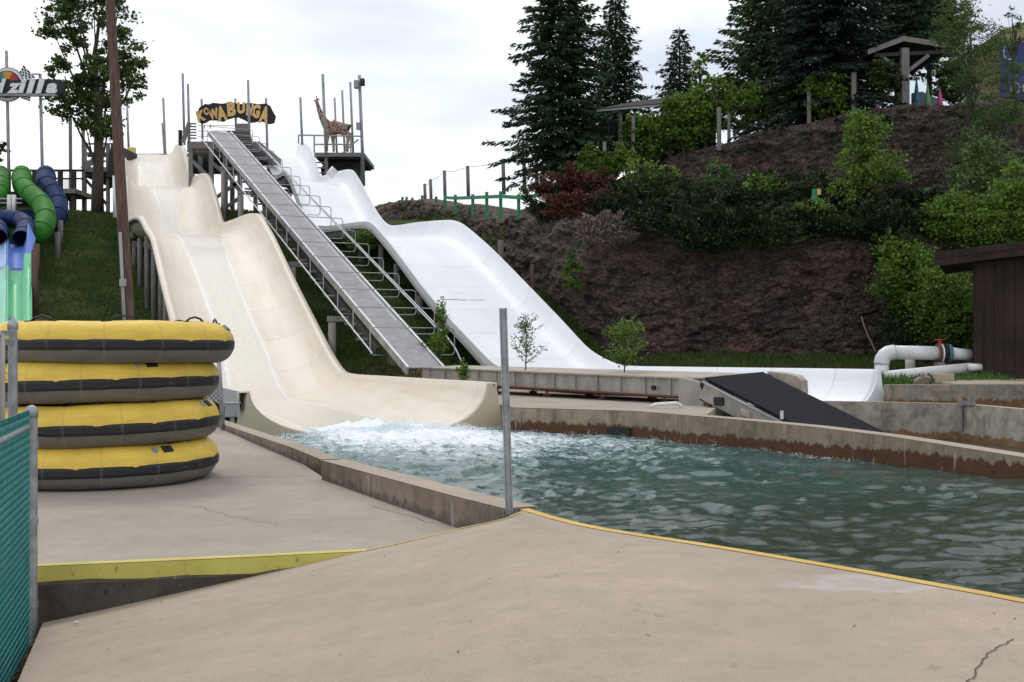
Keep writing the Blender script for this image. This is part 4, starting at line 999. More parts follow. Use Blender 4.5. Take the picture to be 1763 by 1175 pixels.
def spruce(name, label, px, ybase, ytop, Y, wpx, mat, group=None, dens=1.0, droop=.35, low=.06, seed=1, nz_=34, fine=1.0, zb=None):
    rg = np.random.default_rng(seed); x = pz(px, Y); zb = H(ybase, Y) if zb is None else zb; zt = H(ytop, Y); h = zt - zb; w = wpx * Y / F
    t = thing(name, label, 'conifer', (x, Y, zb), group); tr = MB(); tr.tube([(x, Y, zb - .6), (x, Y, zb + h * .5), (x, Y, zt - .1)], [.24, .13, .02], 8)
    V_ = []
    for i in range(nz_):
        f = low + (1 - low) * (i / nz_) ** .95; z = zb + f * h; bl = w * (1 - f) ** .78 * rg.uniform(.8, 1.15) + .12; nb = int((7 + 5 * (1 - f)) * 1)
        a0 = rg.uniform(0, 6.28)
        for b in range(nb):
            a = a0 + b * 6.283 / nb + rg.uniform(-.25, .25); L = bl * rg.uniform(.6, 1.12); ca, sa = math.cos(a), math.sin(a); dr = droop * rg.uniform(.5, 1.3) * (1.1 - f)
            if L > .5 and b % 2 == 0: tr.tube([(x, Y, z), (x + ca * L * .85, Y + sa * L * .85, z - dr * L * .6)], [.035, .01], 3, cap=False)
            m = max(3, int(L / (.11) * dens)); s_ = (np.arange(m) + rg.uniform(0, 1, m)) / m; s_ = .12 + .88 * s_; k = 5
            s_ = np.repeat(s_, k); n = len(s_); zz = z - dr * L * s_ ** 1.2 + .22 * L * np.maximum(0, s_ - .72) + rg.normal(0, .05, n)
            lat = rg.normal(0, 1, n) * .22 * (1.1 - s_) * min(1.6, L) ; bx_ = x + ca * L * s_ - sa * lat; by_ = Y + sa * L * s_ + ca * lat
            P0 = np.stack([bx_, by_, zz], 1); dl = rg.uniform(.18, .42, (n, 1)) * fine; sd = np.sign(lat)[:, None] * rg.uniform(.1, .9, (n, 1))
            dv = np.array([[ca, sa, 0]]) * .8 + np.array([[-sa, ca, 0]]) * sd; dv[:, 2:] = rg.uniform(-.75, .05, (n, 1)); dv /= np.linalg.norm(dv, axis=1, keepdims=True)
            up = rg.normal(size=(n, 3)) * .6 + np.array([[0, 0, 1]]); sv = np.cross(dv, up); sv /= np.linalg.norm(sv, axis=1, keepdims=True); wv2 = dl * .19
            V_.append(np.stack([P0, P0 + dv * dl * .45 + sv * wv2, P0 + dv * dl, P0 + dv * dl * .45 - sv * wv2], 1))
    tr.build('trunk', 'bark', t, smooth=True); quads('crown', mat, t, np.concatenate(V_)); return t

spruce('spruce_tree', 'tall dense dark spruce with drooping boughs on the left end of the rock bank', 966, 300, -190, 66, 118, 'spruce_needles', seed=3, nz_=46, dens=1.15, low=.04)
spruce('spruce_tree', 'thinner dark spruce just right of the tallest spruce, its top near the photo edge', 1060, 290, -22, 74, 90, 'spruce_needles', seed=5, nz_=36, dens=.8, low=.03)
spruce('spruce_tree', 'small pointed spruce standing alone against the sky above the shingled shelter', 1170, 290, 44, 80, 84, 'spruce_needles', seed=8, nz_=24, dens=.8)
spruce('spruce_tree', 'big bluish dark spruce with heavy layered boughs left of the timber shelter', 1425, 235, -330, 64, 165, 'blue_spruce_needles', seed=9, nz_=58, dens=1.3, droop=.5, low=.08, zb=13.9)
spruce('spruce_tree', 'dark spruce behind the heavy bluish one, right of it and above the timber shelter', 1545, 200, -200, 74, 125, 'spruce_needles', seed=12, nz_=36, dens=.9, low=.22)
spruce('pine_tree', 'lighter green pine with long loose boughs left of the big bluish spruce', 1322, 235, -150, 71, 120, 'pine_needles', seed=15, nz_=32, dens=.9, droop=-.05, low=.12, fine=1.2)
spruce('pine_tree', 'loose green pine with gaps of sky right above the timber shelter roof', 1600, 200, -130, 78, 125, 'pine_needles', seed=17, nz_=28, dens=.8, droop=.0, low=.35, fine=1.2)

# oak on the left
broadleaf('oak_tree', 'tall leafy oak with open crown behind the leaning utility pole', 'tree', 168, 372, -40, 70, 96, 'oak_leaves', lpx=4.6, nc=230, per=50, trunk_r=.36, spread=.075,
          blobs=[(-.62, .80, .48, .13, 2.2), (-.1, .95, .7, .10, 2.2), (.3, .83, .4, .13, 1.2), (-.35, .49, .62, .11, 3.4), (.1, .60, .5, .1, 1.6), (.62, .60, .36, .15, 1.8), (.05, .38, .6, .06, 1.1), (-.7, .62, .2, .05, .5)])
broadleaf('small_tree', 'small leafy branch end of a tree at the far left edge below the letter sign', 'tree', -6, 300, 232, 74, 22, 'oak_leaves', lpx=4, nc=16, per=34, trunk_r=.08, spread=.14, crown_low=.2)
# hedge row trees above the upper rock
for i, (px, yb, yt, Y, w, lab, c) in enumerate([
    (1112, 285, 196, 65.8, 42, 'round leafy shrub-like tree left end of the row, below the shingled roof', 'hedge_leaves'),
    (1178, 275, 160, 65.5, 44, 'leafy green tree hiding the right end of the shingled roof', 'hedge_leaves'),
    (1225, 262, 125, 66.5, 46, 'leafy tree rising above the row just right of the small pointed spruce', 'hedge_leaves'),
    (1290, 240, 138, 65.5, 46, 'leafy tree of the row in front of the lighter pine', 'hedge_leaves'),
    (1345, 228, 150, 65, 34, 'low leafy tree where the row meets the big bluish spruce', 'hedge_leaves'),
    (1205, 175, 88, 70, 20, 'sparse pale green treetop poking up behind the row', 'bright_leaves'),
    (1425, 215, 118, 61.5, 42, 'dark green leafy bush with the wooden post in front, under the big bluish spruce', 'hedge_leaves'),
    (1642, 195, 92, 66, 40, 'dark bush behind the folded umbrellas, right of the timber shelter', 'oak_leaves'),
    (1520, 190, 100, 61.5, 30, 'thin green bush beside the brace of the timber shelter', 'oak_leaves')]):
    broadleaf('leafy_tree' if i < 6 else 'leafy_bush', lab, 'tree' if i < 6 else 'bush', px, yb, yt, Y, w, c, lpx=4.2, nc=46 if i != 5 else 16, per=62 if i != 5 else 22, spread=.16, crown_low=.12, trunk_r=.08)
broadleaf('willow_tree', 'tall airy grey green tree in front of the blue sign on the upper rock', 'tree', 1672, 330, -8, 57, 76, 'willow_leaves', lpx=4.0, nc=180, per=60, spread=.12, trunk_r=.11, elong=3,
          blobs=[(-.25, .9, .55, .1, 1.2), (.0, .76, .85, .12, 2.4), (.3, .6, .9, .12, 2), (.55, .42, .8, .14, 2), (.1, .2, .9, .2, 2)])
broadleaf('small_tree', 'small pale treetop against the sky at the upper right corner', 'tree', 1745, 150, 8, 64, 26, 'willow_leaves', lpx=4, nc=24, per=30, spread=.15, elong=3)
broadleaf('tall_shrub', 'bright green upright bush growing in front of the upper rock face', 'bush', 1490, 362, 188, 52.5, 60, 'bright_leaves', lpx=4, nc=70, per=75, spread=.15, trunk_r=.08,
          blobs=[(0, .8, .55, .2, 2), (0, .45, .95, .25, 3), (.7, .35, .6, .1, .7), (-.5, .2, .6, .15, .8)])
R_ = [(1705, 430, 235, 49.5, 60, 'willow_leaves', 'feathery green bush below the tall airy tree'),
      (1745, 470, 268, 46.5, 46, 'bright_leaves', 'bright yellow green bush at the right photo edge above the shed roof'),
      (1640, 440, 330, 47.8, 52, 'hedge_leaves', 'mid green bush just left above the brown shed roof'),
      (1690, 440, 345, 46.8, 58, 'hedge_leaves', 'leafy bush directly above the brown shed roof'),
      (1560, 545, 410, 46.3, 52, 'hedge_leaves', 'spreading bush against the right end of the lower rock face'),
      (1625, 600, 440, 45.2, 58, 'bright_leaves', 'large bright bush beside the wall of the brown shed'),
      (1590, 605, 520, 46.5, 62, 'juniper', 'dark low bush in the shade behind the white pipes'),
      (1655, 605, 520, 44.2, 34, 'hedge_leaves', 'bush squeezed between the white pipe flange and the shed wall')]
for px, yb, yt, Y, w, mt, lab in R_: broadleaf('leafy_bush', lab, 'bush', px, yb, yt, Y, w * 1.1, mt, lpx=4.0, nc=70, per=95, spread=.17, crown_low=.05, trunk_r=.06)
broadleaf('arborvitae', 'rounded bright green clipped evergreen at the foot of the tallest spruce', 'bush', 1016, 318, 247, 56, 26, 'hedge_leaves', lpx=2.1, nc=150, per=90, spread=.06, crown_low=0, trunk_r=.05)
broadleaf('arborvitae', 'smaller rounded clipped evergreen right beside the bright one', 'bush', 1044, 314, 257, 56.3, 17, 'hedge_leaves', lpx=2.1, nc=90, per=80, spread=.06, crown_low=0, trunk_r=.05)
# junipers along the terrace
def juniper(px, yb, Y, wpx, hpx, mat, lab, n=26, seed=0, spread=1.0):
    rg = np.random.default_rng(seed); x = pz(px, Y); z = H(yb, Y); w = wpx * 1.12 * Y / F; h = hpx * 1.12 * Y / F; t = thing('juniper', lab, 'bush', (x, Y, z)); V_ = []; tr = MB()
    for b in range(n):
        a = rg.uniform(-.15, math.pi + .15); el = rg.uniform(-.25, 1.0); dirv = np.array([math.cos(a), -math.sin(a) * rg.uniform(.1, .9), 0]); 
        L = w * rg.uniform(.5, 1.05); tip = np.array([x, Y, z + h * .25]) + dirv * L * np.array([1, .7, 1]) + np.array([0, 0, h * el * rg.uniform(.5, 1)])
        o_ = np.array([x + rg.normal() * w * .2, Y, z + h * .15]); m = int(210 * spread); s_ = rg.uniform(.1, 1, m) ** .7
        p = o_ + (tip - o_) * s_[:, None]; p[:, 2] += -.35 * h * (s_ - s_ ** 2) * 1.2; p += rg.normal(size=(m, 3)) * np.array([.2, .2, .1]) * (1.25 - s_)[:, None] * min(1.6, w)
        dv = (tip - o_) / np.linalg.norm(tip - o_) + rg.normal(size=(m, 3)) * .5; dv[:, 2] -= .05; dv /= np.linalg.norm(dv, axis=1, keepdims=True); dl = rg.uniform(.10, .24, (m, 1))
        sv = np.cross(dv, rg.normal(size=(m, 3)) * .5 + np.array([0, 0, 1])); sv /= np.linalg.norm(sv, axis=1, keepdims=True)
        V_.append(np.stack([p, p + dv * dl * .45 + sv * dl * .2, p + dv * dl, p + dv * dl * .45 - sv * dl * .2], 1)); tr.tube([o_, (o_ + tip) / 2 - np.array([0, 0, .1 * h]), tip], [.04, .025, .008], 4, cap=False)
    tr.build('trunk', 'bark', t); quads('crown', mat, t, np.concatenate(V_)); return t
J = [(965, 375, 52, 60, 52, 'juniper', 'dark spreading juniper at the left end of the terrace, below the rust tipped one'),
     (985, 334, 52.2, 66, 34, 'rust_juniper', 'rust brown juniper beside the green rail fence'),
     (1000, 366, 50.6, 56, 28, 'rust_juniper', 'smaller rusty juniper between the dead grey one and the rust brown one'),
     (1040, 412, 48.6, 48, 40, 'dead_twigs', 'dead grey juniper hanging over the edge of the lower rock face'),
     (1090, 392, 49.5, 80, 62, 'juniper', 'dark juniper right of the dead grey one'),
     (1075, 345, 53, 70, 50, 'juniper', 'dark juniper higher up behind the dead grey one'),
     (1180, 408, 48.3, 95, 55, 'juniper', 'wide dark juniper overhanging the middle of the lower rock face'),
     (1160, 365, 52, 90, 50, 'juniper', 'dark juniper in the second row below the leafy green sprouts'),
     (1270, 405, 48.3, 90, 50, 'juniper', 'wide dark juniper left of the bare rounded rock top'),
     (1265, 358, 53, 95, 52, 'juniper', 'arching dark juniper below the upper rock face'),
     (1365, 392, 49.5, 80, 40, 'juniper', 'low juniper on the rounded rock top, left of the green post with yellow tag'),
     (1360, 350, 54, 70, 45, 'juniper', 'far juniper at the foot of the upper rock face, left of the green post'),
     (1455, 392, 49, 85, 42, 'juniper', 'low spreading juniper between the two green posts'),
     (1545, 402, 48.6, 80, 46, 'juniper', 'dark juniper at the right end of the lower rock face'),
     (1560, 370, 50, 70, 35, 'juniper', 'small juniper beside the right green post'),
     (1320, 418, 47.9, 60, 34, 'juniper', 'juniper spilling over the rock edge left of the bare rounded rock top'),
     (1225, 425, 47.7, 60, 30, 'juniper', 'dark juniper fringe lowest on the middle of the lower rock face'),
     (1410, 352, 56, 75, 44, 'juniper', 'shaded juniper behind the green post with yellow tag'),
     (1500, 362, 53, 75, 36, 'juniper', 'shaded juniper at the foot of the bright upright bush'),
     (1640, 385, 51, 80, 50, 'juniper', 'dark juniper right of the plain green post'),
     (1400, 398, 48.3, 45, 26, 'juniper', 'low juniper mat creeping forward onto the bare rounded rock top'),
     (1460, 401, 48.2, 50, 26, 'juniper', 'low juniper mat at the middle of the rounded rock top'),
     (1510, 405, 48.0, 40, 28, 'juniper', 'low juniper mat at the right shoulder of the rounded rock top'),
     (1540, 455, 47.2, 34, 60, 'juniper', 'dark juniper trailing down the rock beside the bright bushes')]
for i, a in enumerate(J):
    a = list(a)
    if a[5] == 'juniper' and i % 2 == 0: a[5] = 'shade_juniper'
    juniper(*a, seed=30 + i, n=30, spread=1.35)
for i, (px, yb, yt, Y, w, mt, lab) in enumerate([
    (1110, 345, 270, 53.5, 34, 'bright_leaves', 'bright leafy sprouts rising from the junipers under the leafy tree row'),
    (1150, 335, 285, 54, 20, 'bright_leaves', 'small bright shrub beside the left end of the upper rock face'),
    (1078, 300, 245, 59, 24, 'hedge_leaves', 'green bush right of the clipped evergreens'),
    (1235, 335, 272, 54.5, 26, 'willow_leaves', 'thin upright grey green saplings in front of the upper rock face'),
    (1310, 340, 305, 53, 34, 'bright_leaves', 'yellow green sprigs on top of the arching juniper'),
    (1395, 372, 350, 48.8, 36, 'bright_leaves', 'yellow green sprigs beside the green post with yellow tag'),
    (985, 520, 430, 50.6, 17, 'hedge_leaves', 'climbing green ivy on the corner between rock bank and lower rock face')]):
    broadleaf('small_shrub', lab, 'shrub', px, yb, yt, Y, w, mt, lpx=3.4, nc=24, per=40, spread=.2, crown_low=.05, trunk_r=.03)
# two saplings and weeds near the conveyors
def sapling(px, yb, yt, Y, w, lab, n=22, mt='sapling_leaves', lp=3.6, cat='sapling', seed=4):
    rg = np.random.default_rng(seed); x = pz(px, Y); zb = H(yb, Y); zt = H(yt, Y); w = w * Y / F; t = thing('sapling', lab, cat, (x, Y, zb)); tr = MB(); pts = []
    tr.tube([(x, Y, zb - .1), (x + .03, Y, (zb + zt) / 2), (x - .02, Y, zt)], [.022, .015, .004], 5)
    lp = lp * 1.15
    for i in range(int(n * 1.5)):
        f = rg.uniform(.04, .8); a = rg.uniform(0, 6.28); L = w * rg.uniform(.6, 1.35) * (1.1 - .5 * f); o_ = np.array([x, Y, lerp(zb, zt, f)]); tip = o_ + np.array([math.cos(a) * L, math.sin(a) * L * .7, L * rg.uniform(.5, 1.2)])
        tip[2] = min(tip[2], zt); tr.tube([o_, (o_ + tip) / 2 + np.array([0, 0, -.04]), tip], [.009, .006, .003], 4, cap=False)
        m = 26; s_ = rg.uniform(.2, 1.0, m); pts.append(o_ + (tip - o_) * s_[:, None] + rg.normal(size=(m, 3)) * .05)
    s_ = rg.uniform(.5, 1, 40); pts.append(np.stack([x + rg.normal(0, .05, 40), Y + rg.normal(0, .05, 40), zb + (zt - zb) * s_], 1))
    tr.build('stem', 'bark', t); quads('leaves', mt, t, leaves(np.concatenate(pts), lp * Y / F, 1.8)); return t
sapling(905, 632, 540, 30.5, 30, 'thin sapling with sparse leaves in front of the white slide by the steel post', 20, seed=5)
sapling(1075, 636, 545, 31.5, 34, 'denser young sapling in front of the rock at the bend of the white slide', 44, 'bright_leaves', 3.8, seed=6)
sapling(796, 668, 616, 33, 12, 'small weed growing up against the side of the flat conveyor', 12, 'bright_leaves', 4, 'weed', 7)
sapling(762, 600, 512, 40.5, 14, 'tall weed growing between the steep conveyor and the white slide', 16, 'hedge_leaves', 4, 'weed', 8)
sapling(752, 622, 575, 40, 22, 'leafy weed clump at the foot of the steep conveyor', 20, 'hedge_leaves', 4, 'weed', 9)
sapling(622, 450, 395, 56, 30, 'leafy plant under the middle hump of the white slide', 24, 'hedge_leaves', 4, 'weed', 10)

# grass: blades
def grass(name, label, n, region, hmin, hmax, mat, wd=.035):
    pts = []
    while len(pts) < n:
        x, y = region()
        if x is None: continue
        pts.append((x, y, gz(x, y) + .02))
    P0 = np.array(pts); hh = RNG.uniform(hmin, hmax, (n, 1)) * np.array([[.6 + .8 * (noise.noise(Vector((p[0] * .8, p[1] * .8, 0))) + .4)] for p in pts]).clip(.3, 2); an = RNG.uniform(0, 6.28, n); s_ = np.stack([np.cos(an), np.sin(an) * .4, an * 0], 1) * wd; ln = RNG.normal(size=(n, 3)) * .35; ln[:, 2] = 1
    v = np.stack([P0 - s_, P0 + s_, P0 + ln * hh], 1); o = quads(name, mat, None, v, origin=tuple(P0.mean(0))); meta(o, label, 'grass', kind='stuff'); return o
def reg1():
    t = random.uniform(37, 80); c = random.uniform(-12, 19.5); p = CT(c, t, 0); return (p.x, p.y) if p.y < interp(p.x, L1X, L1Y) - .2 else (None, None)
grass('grass', 'dark rough grass covering the hillside around the slide posts', 80000, reg1, .06, .2, 'grass_blades', .035)
def reg2():
    x = random.uniform(1.5, 16); y = random.uniform(40, interp(x, L1X, L1Y) - .1); c = x + .456 * y; return (x, y) if c > 24.8 else (None, None)
grass('grass', 'brighter uncut grass strip between the white slide and the lower rock face', 26000, reg2, .12, .4, 'grass_blades', .04)
def reg3(): return random.uniform(10.8, 16.2), random.uniform(32.6, 38)
grass('grass', 'tall bright grass around the white pipes behind the rear wall', 4500, reg3, .1, .35, 'bright_grass', .03)

# ------------------------------------------------------------------ rafts
RR, RT = 1.4, .245
raft = thing('raft', 'topmost yellow and grey round raft of the stack, overhanging to the right', 'raft', (0, 0, 0))
def ring(a0, a1, n, rr=RT, zsc=1.0):
    m = MB(); rows = []
    for i in range(97):
        p = 2 * math.pi * i / 96; row = []
        for k in range(n + 1):
            a = lerp(a0, a1, k / n); rad = RR - RT + rr * math.copysign(abs(math.cos(a)) ** .92, math.cos(a)); z = RT + rr * math.copysign(abs(math.sin(a)) ** .92, math.sin(a)) * zsc
            w = .010 * math.sin(p * 14 + 1) * math.cos(a) ** 2; z += .006 * math.sin(p * 3 + .7) + .004 * math.sin(p * 8); row.append((math.cos(p) * (rad + w), math.sin(p) * (rad + w), z))
        rows.append(row)
    m.grid(rows); return m
ring(R(2), R(182), 22).build('tube_top', 'raft_yellow', raft, smooth=True)
ring(R(182), R(362), 22).build('tube_bottom', 'raft_grey', raft, smooth=True)
bd = MB(); rows = []
for i in range(97):
    p = 2 * math.pi * i / 96; row = []
    for a, e in ((6, .0), (4.5, .008), (-2, .014), (-7, .009), (-9, .013), (-14, .015), (-19, .008), (-20, .0)):
        a = R(a); rad = RR - RT + (RT + e) * math.cos(a) ** .92; z = RT + (RT + e) * math.copysign(abs(math.sin(a)) ** .92, math.sin(a)); row.append((math.cos(p) * rad, math.sin(p) * rad, z))
    rows.append(row)
bd.grid(rows); bd.build('rub_band', 'raft_band', raft, smooth=True)
fl = MB(); rows = [[(math.cos(2*math.pi*i/48) * r, math.sin(2*math.pi*i/48) * r, .14) for r in (.02, .5, RR - RT * 1.6)] for i in range(49)]; fl.grid(rows); fl.build('floor', 'raft_grey', raft)
for k in range(8):
    p = R(-90 - 6 + 45 * k + 8); c = Vector((math.cos(p), math.sin(p), 0)); tn = Vector((-c.y, c.x, 0)); top = c * (RR - RT * .9) + Vector((0, 0, RT * 2 - .01))
    m = MB(); pts = [top - tn * .17 + Vector((0, 0, -.0)), top - tn * .10 + Vector((0, 0, .045)), top + Vector((0, 0, .065)), top + tn * .10 + Vector((0, 0, .045)), top + tn * .17]
    m.tube(pts, .013, 6); m.obox(top - tn * .17 + Vector((0, 0, .0)), tn, c, Vector((0, 0, 1)), .055, .035, .009); m.obox(top + tn * .17, tn, c, Vector((0, 0, 1)), .055, .035, .009)
    m.build('handle', 'black_rubber', raft, smooth=True)
for pdeg in (-64,):
    p = R(pdeg); a = R(48); c = Vector((math.cos(p), math.sin(p), 0)); n_ = (c * math.cos(a) + Vector((0, 0, math.sin(a)))); q = c * (RR - RT) + Vector((0, 0, RT)) + n_ * (RT * 1.0)
    MB().tube([q - n_ * .01, q + n_ * .012], .04, 14).build('valve', 'box_grey', raft)
    p = R(pdeg + 7); c = Vector((math.cos(p), math.sin(p), 0)); n_ = (c * math.cos(a) + Vector((0, 0, math.sin(a)))); q = c * (RR - RT) + Vector((0, 0, RT)) + n_ * RT; tn = Vector((-c.y, c.x, 0))
    MB().obox(q, tn, n_.cross(tn), n_, .065, .045, .012).build('patch', 'black', raft)
raft['group'] = 'yellow rafts stacked on the deck'
RC = Vector((-5.06, 13.5, 0))
spec = [((.20, -.02, 1.425), (0, 0, R(66)), None), ((.0, .03, .95), (R(-1.2), R(-1.4), R(12)), 'second raft from the top of the yellow stack, black patch near its right end'),
        ((.02, .0, .475), (R(-.6), R(-.9), R(55)), 'third raft from the top of the yellow stack, just above the lowest'), ((.0, .0, 0), (0, R(-.4), R(21)), 'lowest yellow raft of the stack, resting on the deck')]
for i, (off, rot, lab) in enumerate(spec):
    o = raft if i == 0 else copy_tree(raft)
    o.location = RC + Vector(off); o.rotation_euler = rot
    if lab: o['label'] = lab

# ------------------------------------------------------------------ posts near the camera
p0 = P(877, 888, 8.95); p1 = P(866, 531, 8.98)
ps = thing('steel_post', 'slim leaning galvanised steel post standing at the corner of the pool kerb', 'post', p0)
m = MB(); d = (p1 - p0).normalized(); ax = Vector((1, 0, 0)); ay = d.cross(ax).normalized(); ax = ay.cross(d)
prof = [(-.03, .03), (-.032, -.01), (-.018, -.03), (.018, -.03), (.032, -.01), (.03, .03), (.022, .03), (.024, -.008), (.012, -.02), (-.012, -.02), (-.024, -.008), (-.022, .03)]
m.prism([p0 + ax * a + ay * -b - d * .1 for a, b in prof], d * ((p1 - p0).length + .1)); m.build('channel', 'galvanised', ps)
m = MB(); m.obox((p0 + p1) / 2, ax, ay, d, .02, .012, (p1 - p0).length / 2 - .003); m.build('inner_channel', 'galvanised', ps)

# utility pole
q0, q1 = P(223, 585, 30.5), P(186, -60, 31.0)
up = thing('utility_pole', 'tall weathered brown wooden pole leaning left in front of the cream slide', 'pole', q0)
m = MB(); nn2 = 14; m.tube([q0.lerp(q1, i / nn2) - Vector((0, 0, 1.2 if i == 0 else 0)) for i in range(nn2 + 1)], [lerp(.17, .125, i / nn2) for i in range(nn2 + 1)], 14); m.build('shaft', 'pole_wood', up, smooth=True)
MB().tube([P(216, 590, 30.3), P(211, 490, 30.33), P(207, 400, 30.37)], .045, 8).build('conduit', 'box_grey', up, smooth=True)
q = P(211.5, 487, 30.25); MB().box(q.x - .08, q.y - .06, q.z - .1, q.x + .08, q.y + .06, q.z + .1).build('box', 'box_grey', up, bev=.01)

# chain link fence, teal
def chainlink(a, b, z0, z1, pitch, r, name, mat, parent, wig=.0):
    d = (b - a); L = d.length; d.normalize(); n = Vector((-d.y, d.x, 0)); m = MB(); h = z1 - z0; step = pitch
    k = -int(h / step) - 1
    rise = 1.0
    while k * step < L:
        for sg in (1, -1):
            s0 = k * step; pts = []
            u0, u1 = (s0, s0 + h) if sg > 0 else (s0 + h, s0)
            za, zb_ = 0, h
            # clip to 0..L
            segs = max(2, int(h / (pitch / 2))); prev = []
            for i in range(segs + 1):
                f = i / segs; u = lerp(u0, u1, f)
                if 0 <= u <= L: prev.append(a + d * u + Vector((0, 0, z0 + f * h)) + n * (r * 1.1 * (1 if (i % 2 == 0) == (sg > 0) else -1)))
            if len(prev) > 1: m.tube(prev, r, 4, cap=False)
        k += 1
    for p in np.arange(step / 2, L, step):           # twisted tips on top
        q = a + d * p + Vector((0, 0, z1)); m.tube([q, q + Vector((0, 0, .03)) + d * .012], r, 4)
    return m.build(name, mat, parent)
FA = Vector((-3.47, 7.9, 0)); FB = Vector((-2.2, 3.6, 0)); fx = (FB - FA).normalized()
tf = thing('chain_link_fence', 'teal vinyl chain link fence panel at the left edge of the photo', 'fence', FA)
chainlink(FA + fx * .02, FB, -.62, 1.13, .048, .0034, 'mesh', 'teal_vinyl', tf)
MB().tube([FA + Vector((0, 0, 1.04)), FB + Vector((0, 0, 1.04))], .018, 8).build('top_rail', 'galvanised', tf, smooth=True)
def capped(p, z0, z1, r, name, mat, parent, dome=1.0):
    m = MB(); m.tube([Vector((p.x, p.y, z0)), Vector((p.x, p.y, z1))], r, 14); m.build(name, mat, parent, smooth=False)
    m = MB(); m.tube([Vector((p.x, p.y, z1 - .02)), Vector((p.x, p.y, z1 + .025)), Vector((p.x, p.y, z1 + .05)), Vector((p.x, p.y, z1 + .066)), Vector((p.x, p.y, z1 + .07 + .02 * dome))], [r * 1.16, r * 1.16, r * .95, r * .5, r * .12], 14); m.build(name + '_cap', 'galvanised', parent, smooth=True)
capped(FA + Vector((.0, .03, 0)), -.8, 1.12, .04, 'post', 'galvanised', tf, 0)
for z in (.9, .35, -.25): MB().tube([FA + Vector((0, .03, z - .02)), FA + Vector((0, .03, z + .02))], .047, 12).build('clamp', 'galvanised', tf)
gt = thing('gate_fence', 'grey steel gate posts and dark chain link behind the teal fence', 'fence', P(22, 800, 9.4))
gp = P(22, 600, 9.4)
capped(gp, -.3, 1.78, .038, 'post', 'galvanised', gt, 1.5)
MB().tube([P(4, 575, 9.2), P(4, 800, 9.2)], .022, 10).build('gate_frame', 'panel_steel', gt, smooth=True)
MB().tube([P(4, 577, 9.2), P(-60, 573, 9.0)], .02, 8).build('gate_frame', 'panel_steel', gt, smooth=True)
for y_ in (574, 590, 697): MB().bar(P(4, y_, 9.2), P(24, y_, 9.36), .03, .045).build('hinge', 'galvanised', gt)
A_, B_ = P(-60, 600, 8.9), P(12, 600, 9.25); A_.z = B_.z = 0
chainlink(A_, B_, .1, 1.72, .055, .0024, 'mesh', 'black', gt)
# post and dark netting behind rafts
gp2 = P(378, 600, 21.5)
bf_ = thing('chain_link_fence', 'slim galvanised fence post with dark chain link just right of the raft stack', 'fence', Vector((gp2.x, gp2.y, 0)))
MB().tube([Vector((P(384, 600, 21.5).x, 21.5, 0)), Vector((P(373, 600, 21.5).x, 21.5, 2.0))], .045, 10).build('post', 'galvanised', bf_, smooth=True)
A_, B_ = Vector((gp2.x - 3.0, 21.9, 0)), Vector((gp2.x, 21.5, 0)); chainlink(A_, B_, .1, 1.15, .09, .006, 'mesh', 'black', bf_)

# ------------------------------------------------------------------ shed, pipes, bits
sx0, sy0 = pz(1677, 37.0), 37.0
sh = thing('shed', 'dark brown board sided shed with sloping roof at the right edge', 'shed', (sx0, sy0, .55)); sh.rotation_euler.z = R(-24)
zt0, zt1 = H(452, sy0), H(436, sy0) + .35
m = MB(); bwid = .31
for i in range(26):
    x = sx0 + i * bwid; z = lerp(zt0, zt0 + .8, i * bwid / 8); m.box(x + .006, sy0 - .012 * (i % 2), .45, x + bwid - .006, sy0 + .03, z)
m.build('wall', 'shed_boards', sh)
m = MB(); m.prism([Vector((sx0 - .004, sy0 + .02, .45)), Vector((sx0 + 8, sy0 + .02, .45)), Vector((sx0 + 8, sy0 + .02, zt0 + .8)), Vector((sx0 - .004, sy0 + .02, zt0))], (0, 6, 0)); m.build('wall_core', 'shed_boards', sh)
m = MB()
for i in range(18): m.box(sx0 - .03, sy0 + .05 + i * .33, .45, sx0 - .005, sy0 + .36 + i * .33, zt0)
m.build('side_wall', 'shed_boards', sh)
rx0 = sx0 - 1.2; zr = H(459, sy0)
m = MB(); ra = Vector((rx0, sy0 - .62, zr)); rb_ = Vector((rx0 + 10, sy0 - .62, zr + 10 * .10)); m.prism([ra, rb_, rb_ + Vector((0, 0, .26)), ra + Vector((0, 0, .26))], (0, .04, 0)); m.prism([ra + Vector((-.01, -.02, .24)), rb_ + Vector((-.01, -.02, .24)), rb_ + Vector((-.01, -.02, .47)), ra + Vector((-.01, -.02, .47))], (0, .045, 0)); m.build('fascia', 'shed_boards', sh)
m = MB(); m.prism([ra + Vector((0, .045, .2)), rb_ + Vector((0, .045, .2)), rb_ + Vector((0, .045, .45)), ra + Vector((0, .045, .45))], (0, 7.5, 0)); m.build('roof', 'roof_shingle', sh)

pp = thing('water_pipe', 'thick white pipe with an elbow and a bolted flange running to the brown shed', 'pipe', P(1518, 640, 37.5))
r_ = .24; zc = H(607, 37.5); xe = pz(1518, 37.5)
m = MB(); pts = [Vector((xe, 37.5, .3)), Vector((xe, 37.5, zc - .38))]
m.tube(pts, r_, 18); m.build('riser', 'pvc_white', pp, smooth=True)
m = MB(); m.tube([Vector((xe, 37.5, zc - .4))] + [Vector((xe + .36 - .36 * math.cos(a), 37.5, zc - .36 + .36 * math.sin(a))) for a in [R(k) for k in (0, 22, 45, 67, 90)]] + [Vector((xe + .42, 37.5, zc))], r_ * 1.08, 18); m.build('elbow', 'pvc_white', pp, smooth=True)
xf = pz(1617, 37.5); m = MB(); m.tube([Vector((xe + .4, 37.5, zc)), Vector((xf, 37.5, zc - .03))], r_, 18); m.build('pipe_run', 'pvc_white', pp, smooth=True)
